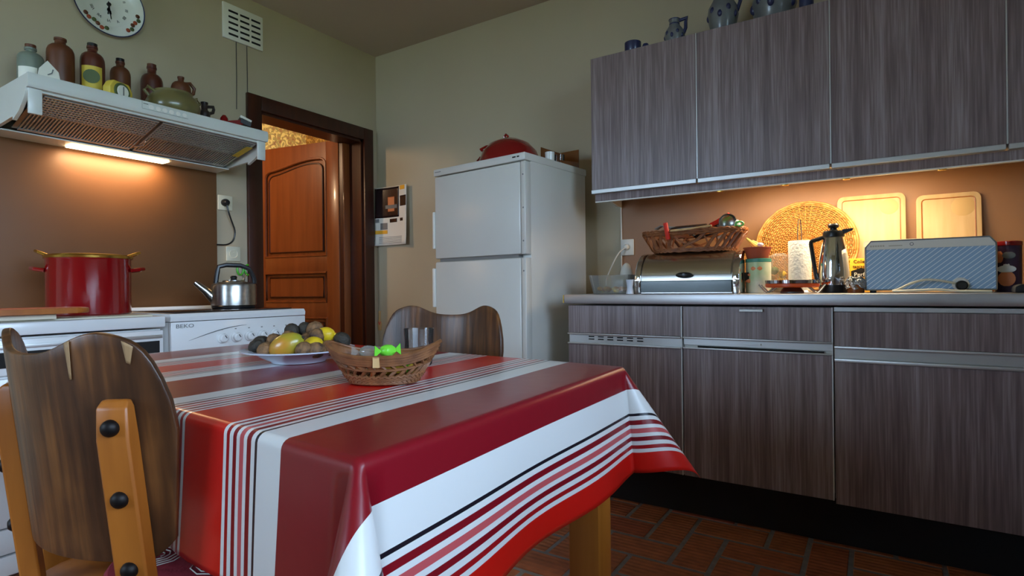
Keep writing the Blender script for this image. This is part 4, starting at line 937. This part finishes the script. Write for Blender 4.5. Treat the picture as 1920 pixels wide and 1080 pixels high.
# cutting boards
def cboard(label, x0, x1, h, tilt, well):
    t = thing('cutting_board', label, 'cutting board', ((x0+x1)/2, -.012-math.sin(tilt)*h*.95, CT)); t.rotation_euler.x = -tilt
    hw = (x1-x0)/2
    MB().prism(rrect(-hw, hw, 0, h, .022), -.009, .009, 'xz', .002).build('board', 'board_wood', t)
    MB().tube([(x, -.0092, z) for x, z in rrect(-hw+.018, hw-.018, .018, h-.018, .012, 3)], .0022, 5, True).build('juice_groove', 'chair_orange', t)
    MB().lathe([(0, .0015), (well, .0008), (well+.003, 0)], (hw-.055, -.0088, h-.055), 26, RXF).build('juice_well', 'board_well', t)
cboard('worn wooden cutting board behind the wicker tray', 2.786, 3.025, .405, rad(7), .030)
cboard('pale wooden cutting board standing behind the toaster', 3.06, 3.262, .385, rad(6), .035)
# toaster
t = thing('toaster', 'long pale blue striped toaster with black knob', 'toaster', (3.072, -.30, CT))
hw = .186
fr = [(-hw, .008), (hw, .008), (hw, .165), (hw-.018, .188), (-hw+.018, .188), (-hw, .165)]
MB().prism(fr, -.075, .078, 'xz', .004).build('casing', 'cream_plastic', t)
MB().prism([(a*.985, c if c > .1 else c+.002) for a, c in fr], -.0785, -.075, 'xz').build('front_frame', 'grey_plastic', t)
MB().prism([(-hw+.006, .013), (hw-.006, .013), (hw-.006, .155), (-hw+.006, .155)], -.0805, -.0785, 'xz').build('striped_front', 'toaster_print', t)
MB().prism([(-hw+.006, .1555), (hw-.006, .1555), (hw-.007, .164), (hw-.021, .183), (-hw+.021, .183), (-hw+.007, .164)], -.0803, -.0785, 'xz').build('top_strip', 'white_plastic', t)
[MB().box(-.168+.0075*i, -.1625+.0075*i, -.0806, -.0800, .165, .171).build('faint_print', 'faded_print', t) for i in range(6)]; MB().box(-.112, -.072, -.0806, -.0800, .1655, .169).build('faint_print', 'faded_print', t)
MB().lathe([(.004, .001), (.006, .001), (.006, 0), (.004, 0)], (-.045, -.0803, .171), 14, RXF).build('round_mark', 'grey_plastic', t)
MB().box(-hw+.03, hw-.03, -.02, .015, .186, .190).build('slot', 'slot_dark', t)
MB().prism(rrect(-.19, .0, .17, .198, .01), .05, .066, 'xz').build('rear_guard', 'cream_plastic', t)
kn = MB().lathe([(0, 0), (.023, 0), (.023, .008), (.019, .012), (0, .012)], (.088, -.0805, .028), 26, RXF).build('knob_disc', 'white_plastic', t)
MB().lathe([(0, .012), (.017, .012), (.016, .026), (.012, .030), (0, .030)], (.09, -.0805, .024), 22, RXF).build('knob', 'black_plastic', kn)
MB().tube([(.07, -.10, .032), (.03, -.115, .042), (-.01, -.125, .046), (-.05, -.135, .034), (-.09, -.15, .010), (-.11, -.16, .006), (-.04, -.165, .008), (.02, -.155, .012), (.06, -.15, .006), (.12, -.155, .005), (.16, -.15, .004)], .0042, 7, sm=2).build('cord', 'cream_plastic', t)
for sx in (-1, 1):
    for sy in (-.06, .06): MB().lathe([(0, 0), (.01, 0), (.01, .008), (0, .008)], (sx*.16, sy, 0), 10).build('foot', 'black_plastic', t)
# cocoa can
t = thing('cocoa_can', 'purple printed cocoa can with red lid right of the toaster', 'can', (3.305, -.235, CT))
MB().lathe([(0, 0), (.036, 0), (.037, .003), (.037, .162), (0, .162)], seg=32).build('can', 'can_purple', t)
MB().lathe([(.0375, .158), (.039, .160), (.039, .172), (.036, .174), (0, .172)], seg=32).build('lid', 'red_enamel', t)
def onc(a, z, r_, m, nm, sz=.6, sw=1):
    aa = rad(a); M = Matrix.Rotation(aa+rad(90), 3, 'Z'); MB().ball((.036*math.cos(aa), .036*math.sin(aa), z), r_, sw, .12, sz, 14, M).build(nm, m, t)
onc(-105, .045, .024, 'soap_pink', 'print_cup', 1.1); onc(-105, .078, .026, 'porcelain', 'print_cream', .5); onc(-105, .09, .009, 'porcelain', 'print_cream', 1.); onc(-140, .12, .016, 'soap_pink', 'print_hand', 1.4); onc(-95, .125, .018, 'stoneware', 'print_lettering', .7)
t = thing('black_mitt', 'small black folded object at the right end of the worktop', 'cloth', (3.31, -.46, CT))
MB().prism([(-.03, 0), (.035, 0), (.024, .022), (-.012, .028), (-.028, .02)], -.03, .03, 'xz', .006).build('fold', 'black_matte', t)

# ================================================================== table, cloth, chairs
C1 = Vector((2.430, -2.366, 0)); C2 = Vector((2.418, -1.572, 0)); LD = Vector((-1, .071, 0)).normalized(); TL = 1.335
C4 = C1+LD*TL; C3 = C2+LD*TL
TZT = .7475
tb = thing('dining_table', 'wooden dining table under the striped oilcloth', 'table', ((C1+C3)/2))
ctr = (C1+C3)/2
def tp_(s, t): return C1*(1-s)*(1-t)+C4*s*(1-t)+C2*(1-s)*t+C3*s*t-ctr
MB().prism([(tp_(a, c).x, tp_(a, c).y) for a, c in ((.012, .012), (.988, .012), (.988, .988), (.012, .988))], .72, TZT-.003, 'xy', .004).build('table_top', 'table_wood', tb)
for s, t_ in ((.045, .06), (.955, .06), (.955, .94), (.045, .94)):
    p = tp_(s, t_)
    MB().obox((p.x, p.y, .36), (.0365, 0, 0), (0, .035, 0), (0, 0, .36), .002).build('leg', 'table_wood', tb)
for (s0, t0), (s1, t1) in (((.08, .075), (.92, .075)), ((.08, .925), (.92, .925)), ((.055, .10), (.055, .90)), ((.945, .10), (.945, .90))):
    a, c = tp_(s0, t0), tp_(s1, t1); m_ = (a+c)/2; d = (c-a)/2; nrm = Vector((-d.y, d.x, 0)).normalized()*.011
    MB().obox((m_.x, m_.y, .665), d, nrm, (0, 0, .05)).build('apron', 'table_wood', tb)

# oilcloth: flat sheet draped over the table edge, cone folds at the corners
DL, DW = TL, (C2-C1).length
dxr, dyn, dxl, dyf = .245, .215, .245, .22     # overhang right, near, left, far
RC = .012
def drape(a, bb):                # a: distance from right edge going left; bb: distance from near edge going far
    s = min(max(a/DL, 0), 1); t_ = min(max(bb/DW, 0), 1)
    p = tp_(s, t_)+Vector((0, 0, TZT+.002))
    oa = -a if a < 0 else (a-DL if a > DL else 0); ob = -bb if bb < 0 else (bb-DW if bb > DW else 0)
    if oa == 0 and ob == 0:
        p.z += .0008*math.sin(a*9)*math.sin(bb*11); return p
    ex = -LD if a < 0 else LD; ey = Vector((0, -1, 0)) if bb < 0 else Vector((0, 1, 0))
    def fall(r, al, dr_):
        # rounded edge then straight along tilt angle al from vertical
        arc = RC*(PI/2-al)
        if r < arc:
            th = r/RC; return dr_*(RC*math.sin(th))+Vector((0, 0, -RC*(1-math.cos(th))))
        th = PI/2-al; q = dr_*(RC*math.sin(th))+Vector((0, 0, -RC*(1-math.cos(th))))
        return q+(dr_*math.sin(al)+Vector((0, 0, -math.cos(al))))*(r-arc)
    if oa > 0 and ob > 0:
        r = math.hypot(oa, ob); ph = math.atan2(ob, oa); k = math.sin(2*ph)
        right_near = a < 0 and bb < 0
        al = rad(5)+rad(33 if right_near else 30)*k**.8
        ps = ph
        d = (ex*math.cos(ps)+ey*math.sin(ps)).normalized()
        return p+fall(r, al, d)
    if oa > 0:
        r = oa; c = bb/DW; wv = math.sin(c*PI)
        al = rad(5)+rad(4)*math.sin(c*9+.6)*wv*(r/.24)
        return p+fall(r, al, ex)
    r = ob; c = a/DL; wv = math.sin(c*PI)
    al = rad(5)+rad(6)*math.sin(c*22+1.2)*wv*(r/.24)
    if bb < 0: al = rad(5)-rad(3.0)*max(0, 1-abs(a-.35)/.3)+rad(2.5)*math.sin(c*30)*wv*(r/.24)
    return p+fall(r, al, ey)
def samples(lo, L, hi, nl, nm, nh):
    e = [0, .002, .006, .010, .014, .018, .022]
    A = [-(lo)*(1-i/nl) for i in range(nl)]; A = [v for v in A if v < -.024]+[-v for v in e[::-1]]
    Bm = [L*i/nm for i in range(1, nm)]
    C = [L+v for v in e]+[L+hi*(i+1)/nh for i in range(nh) if hi*(i+1)/nh > .024]
    return A+Bm+C
SA = samples(dxr, DL, dxl, 26, 40, 20); SB = samples(dyn, DW, dyf, 24, 26, 18)
bm = bmesh.new(); uvl = bm.loops.layers.uv.new('UVMap'); G = []
flat = {}
for a in SA:
    row = []
    for bb in SB:
        v = bm.verts.new(drape(a, bb)); flat[v] = (2.430-a+.003*math.sin(bb*3), bb); row.append(v)
    G.append(row)
for i in range(len(SA)-1):
    for j in range(len(SB)-1):
        f = bm.faces.new((G[i][j], G[i+1][j], G[i+1][j+1], G[i][j+1])); f.smooth = True
        for lp in f.loops: lp[uvl].uv = flat[lp.vert]
bmesh.ops.recalc_face_normals(bm, faces=bm.faces[:])
me = bpy.data.meshes.new('tablecloth'); bm.to_mesh(me); bm.free(); me.materials.append(MATS['oilcloth'])
tc_ = link('tablecloth', me, None, (ctr.x, ctr.y, 0)); tag(tc_, 'red and white striped oilcloth hanging over the table edges', 'tablecloth')
md = tc_.modifiers.new('thick', 'SOLIDIFY'); md.thickness = .0014; md.offset = 1

# chairs: local +Y is where the sitter faces, back posts stand at y=0
LEAN = math.tan(rad(6.5))
def yb(z): return -(z-.55)*LEAN
CK = 2.0
def make_chair(label, loc, rotz, chips=()):
    t = thing('dining_chair', label, 'chair', loc, rotz, 'curved plywood dining chairs')
    def zt(s):
        q = abs(s); return .850+.031*math.exp(-((q-.62)/.27)**2)-.11*max(0, (q-.76)/.24)**3
    def zb(s):
        q = abs(s); return .560+.03*max(0, (q-.8)/.2)**2
    def pf(u, v):
        s = -1+2*u; s = math.copysign(abs(s)**.75, s); z = zb(s)+(zt(s)-zb(s))*v
        hw_ = .183+.025*min(1, max(0, (z-.54)/.25))
        x = s*hw_
        return Vector((x, yb(z)+CK*x*x, z))
    p = MB().grid(pf, 44, 16).build('backrest', 'chair_panel', t); md = p.modifiers.new('thick', 'SOLIDIFY'); md.thickness = .011; md.offset = 0
    bv = p.modifiers.new('soft', 'BEVEL'); bv.width = .003; bv.segments = 2; bv.limit_method = 'ANGLE'
    for u0, u1, v0, v1 in chips:      # bare wood where the veneer has flaked off the upper edge
        q = MB().grid(lambda a, c: pf(u0+(u1-u0)*(a*(.35+.65*c)+.2*(1-c)), v0+(v1-v0)*c)+Vector((.002, -.0064, 0)), 3, 6).build('bare_patch', 'chair_edge', p)
        q.modifiers.new('thick', 'SOLIDIFY').thickness = .0004
    for sx in (-1, 1):
        def X(z): return sx*(.149+.0*(z-.55))
        b = MB(); hwid, th = .021, .013
        zz = [0, .25, .46, .60, .74, .782, .792]
        rings = []
        def frame(z):
            x = X(z); g = 2*CK*x; n_ = Vector((g, -1, 0)).normalized(); tn = Vector((-n_.y, n_.x, 0))
            yy = (yb(z) if z > .46 else yb(.46)-(.46-z)*.10)+CK*x*x
            return Vector((x, yy, z))+n_*(.0065+th), n_, tn
        for i, z in enumerate(zz):
            c, n_, tn = frame(z); f_ = 1 if i < 5 else (.95 if i == 5 else .8); o_ = 1 if i < 5 else (.5 if i == 5 else -.2)
            rings.append([b.bm.verts.new(c+q) for q in (-tn*hwid*f_+n_*th*o_, tn*hwid*f_+n_*th*o_, tn*hwid*f_-n_*th, -tn*hwid*f_-n_*th)])
        for A, B in zip(rings, rings[1:]):
            for k in range(4): b.bm.faces.new((A[k], A[(k+1) % 4], B[(k+1) % 4], B[k]))
        b.bm.faces.new(rings[0][::-1]); b.bm.faces.new(rings[-1])
        lg = b.build('back_post', 'chair_orange', t, ang=50); bv = lg.modifiers.new('soft', 'BEVEL'); bv.width = .003; bv.segments = 2; bv.limit_method = 'ANGLE'
        for z in (.757, .66, .562):
            c, n_, tn = frame(z)
            nn = (n_+Vector((0, 0, -LEAN))).normalized(); M = Vector((0, 0, 1)).rotation_difference(nn).to_matrix()
            MB().lathe([(.0115, -.002), (.0115, 0), (.0105, .004), (.007, .0075), (0, .009)], c+n_*th, 18, M).build('bolt', 'iron', lg)
        MB().prism([(-.019, 0), (.019, 0), (.021, .435), (-.021, .435)], .335, .37, 'xz', .002).build('front_leg', 'chair_orange', t).location.x = sx*.165
        MB().box(sx*.155-.01, sx*.155+.01, .03, .335, .385, .435).build('side_rail', 'chair_orange', t)
    MB().box(-.15, .15, .343, .363, .385, .435).build('front_rail', 'chair_orange', t)
    MB().box(-.15, .15, .03, .05, .385, .435).build('rear_rail', 'chair_orange', t)
    MB().prism(rrect(-.205, .205, .045, .42, .05), .436, .456, 'xy', .004).build('seat', 'chair_orange', t)
    return t
make_chair('dark plywood-backed chair in the left foreground with three black bolts', (1.906, -2.471, 0), rad(4.7), ((.665, .685, .83, .992), (.855, .89, .90, .992)))
make_chair('dark plywood-backed chair at the far side of the table before the fridge', (1.772, -1.405, 0), rad(195))
cu = thing('seat_cushion', 'round red cushion with white spiral print on the foreground chair', 'cushion', (1.945, -2.235, .4565))
MB().lathe([(0, 0), (.15, 0), (.175, .008), (.18, .018), (.172, .028), (.12, .034), (0, .036)], seg=44).build('pad', 'pink_cushion', cu)
for cx, cy in ((-.07, .04), (.06, -.05), (.07, .08), (-.05, -.09)):
    MB().tube([(cx+(.006+.0045*i/6)*math.cos(i*.7)*1.3, cy+(.006+.0045*i/6)*math.sin(i*.7)*1.3, .0348) for i in range(40)], .0011, 4).build('spiral_print', 'paper_white', cu)

# ---- plate with nuts and fruit
TT = TZT+.0048
pc = Vector((1.668, -1.878, TT))
pt_ = thing('plate', 'white deep plate heaped with walnuts and fruit', 'plate', pc)
MB().lathe([(0, 0), (.065, 0), (.068, .004), (.085, .012), (.112, .027), (.138, .031), (.139, .034), (.112, .032), (.086, .018), (.06, .007), (0, .006)], seg=48).build('dish', 'porcelain_blue', pt_)
def at_(du, df, z): return pc+R2*du+F2*df+Vector((0, 0, z))
nuts = [(-.095, -.030, .040, 1), (-.060, -.058, .036, 0), (.040, -.075, .037, 0), (.067, -.066, .035, 0), (-.062, .0, .052, 0), (-.022, -.012, .060, 0), (-.10, .01, .046, 1), (-.03, .03, .076, 1), (.0, .045, .078, 1), (.030, .030, .080, 0), (.045, .005, .064, 0), (.012, .02, .052, 0), (.105, .02, .052, 1), (-.02, -.055, .030, 0), (.085, -.03, .036, 0), (-.075, .05, .046, 0), (.01, .07, .05, 0)]
NL = ['dark walnut at the left rim of the plate', 'pale walnut at the front left of the plate', 'walnut at the front right of the plate beside the mango', 'walnut at the plate front next to the wicker basket', 'walnut second from left in the middle row', 'walnut just above the mango', 'dark walnut at the rear left rim of the plate', 'dark walnut on the pile top, left', 'dark walnut on the pile top, middle', 'large pale walnut on the pile top, right', 'brown walnut right of the mango top', 'walnut buried in the middle of the pile', 'dark walnut at the right rim of the plate', 'walnut hidden under the mango', 'walnut at the right side under the lemon', 'walnut at the rear left of the pile', 'walnut at the rear of the pile']
for i, (a, c, z, k) in enumerate(nuts):
    o = MB().ball((0, 0, 0), .0205, 1, .95, 1.12, 14, Matrix.Rotation(random.uniform(0, 3), 3, 'X'), .03).build('walnut', 'walnut_husk' if k else 'walnut')
    o.location = at_(a, c, z); o.rotation_euler = (random.uniform(0, 3), random.uniform(0, 3), 0); tag(o, NL[i], 'walnut', 'walnuts on the plate')
mg = thing('mango', 'green and yellow mango lying at the front of the plate', 'mango', at_(-.008, -.060, .046))
Mm = Matrix.Rotation(rad(32.7), 3, 'Z') @ Matrix.Rotation(rad(-24), 3, 'Y')
MB().ball((0, 0, 0), .030, 1.5, .95, 1.0, 24, Mm).build('flesh', 'mango', mg)
MB().ball(Mm @ Vector((.0455, 0, .002)), .004, 1, 1, 1, 8).build('stem_scar', 'walnut_husk', mg)
for a, c, z, l in ((.062, .02, .066, 'yellow lemon at the pile top right'), (.050, -.035, .046, 'yellow lemon peeking out right of the mango')):
    o = thing('lemon', l, 'lemon', at_(a, c, z)); MB().ball((0, 0, 0), .020, 1.25, 1, 1, 20, Matrix.Rotation(rad(30), 3, 'Z')).build('peel', 'lemon', o); MB().ball(Matrix.Rotation(rad(30), 3, 'Z') @ Vector((.0248, 0, 0)), .005, 1, 1, 1, 8).build('tip', 'lemon', o)

# ---- candy basket
bc = Vector((2.100, -2.003, TT)); bang = math.atan2(R2.y, R2.x)
cbk = thing('candy_basket', 'small boat-shaped wicker basket on the table front', 'basket', bc, bang)
def bs(u, v):                 # boat shaped wall
    a = 2*PI*u; c, s = math.cos(a), math.sin(a)
    la = .064+.042*v**.8; wb = .042+.020*v
    z = .004+(.050+.024*abs(c)**3)*v
    return Vector((la*c*(1+.04*v*abs(c)), wb*s, z))
for v0, rr in ((.0, .004), (.06, .0035), (.12, .0035), (.18, .0035), (.24, .0035)):
    MB().tube([bs(k/80, v0)+Vector((0, 0, .0018*math.sin(PI*k+v0*30))) for k in range(80)], rr, 6, True).build('weave_ring', 'wicker_red', cbk)
MB().tube([bs(k/80, .52) for k in range(80)], .0032, 6, True).build('weave_ring', 'wicker_red', cbk)
for k in range(28):
    q = MB(); q.tube([bs(k/28, .02), bs((k+.2)/28, .3), bs((k+.55)/28, .42), bs((k+.8)/28, .52), bs((k+.45)/28, .64), bs(k/28, .78), bs(k/28, .98)], [.0028, .0028, .0042, .0030, .0042, .003, .003], 5, False, .7); q.build('stake', 'wicker_red', cbk)
MB().grid(lambda u, v: bs(u, .72+.28*v)*1.0+Vector((0, 0, .0)), 72, 3, True).build('rim_band', 'wicker_red', cbk).modifiers.new('thick', 'SOLIDIFY').thickness = .004
for v0 in (.74, .83, .92, 1.02): MB().tube([bs(k/80, v0) for k in range(80)], .0042, 6, True).build('rim_cane', 'wicker_red', cbk)
MB().prism([(bs(k/40, .02).x, bs(k/40, .02).y) for k in range(40)], .0005, .004, 'xy').build('bottom', 'wicker_red', cbk)
for a in (.25, .75): p = bs(a, .86); MB().obox(p, (.006, 0, 0), (0, .007, 0), (0, 0, .010)).build('binding', 'board_wood', cbk)
def wrap(label, x, y, z, m, k=.012):
    o = thing('sweet', label, 'sweet', bc+R2*x+F2*y+Vector((0, 0, z)), random.uniform(0, 3), 'wrapped sweets in the basket')
    MB().ball((0, 0, 0), k, 1.2, 1, .8, 10, None, .06).build('wrapped_body', m, o)
    for s in (-1, 1): MB().prism([(s*k*1.0, 0), (s*k*2., k*.8), (s*k*2.1, -k*.7)], -.001, .001, 'xz').build('twist', m, o)
wrap('bright green wrapped sweet showing above the basket rim', .008, -.002, .062, 'bag_green', .015)
wrap('silver wrapped sweet left of the green one', -.03, .0, .060, 'bag_film', .016)
wrap('copper wrapped sweet seen through the basket front', -.01, -.028, .028, 'candy_copper', .012)
wrap('yellow wrapped sweet seen through the basket front right', .035, -.025, .030, 'candy_yellow', .013)
wrap('small copper sweet at the basket left', -.045, -.01, .026, 'candy_copper')
wrap('yellow sweet at the bottom of the basket', .0, .01, .022, 'candy_yellow', .014)
wrap('green sweet at the bottom right of the basket', .05, .008, .026, 'bag_green')
wrap('silver sweet at the bottom of the basket', .015, -.01, .040, 'foil', .014)
# glass
gl = MB().lathe([(0, 0), (.030, 0), (.032, .004), (.036, .085), (.0365, .087), (.0345, .087), (.0305, .012), (0, .010)], (0, 0, 0), 36).build('drinking_glass', 'clear_glass', None, (1.985, -1.775, TT)); tag(gl, 'clear straight drinking glass behind the wicker basket', 'glass')
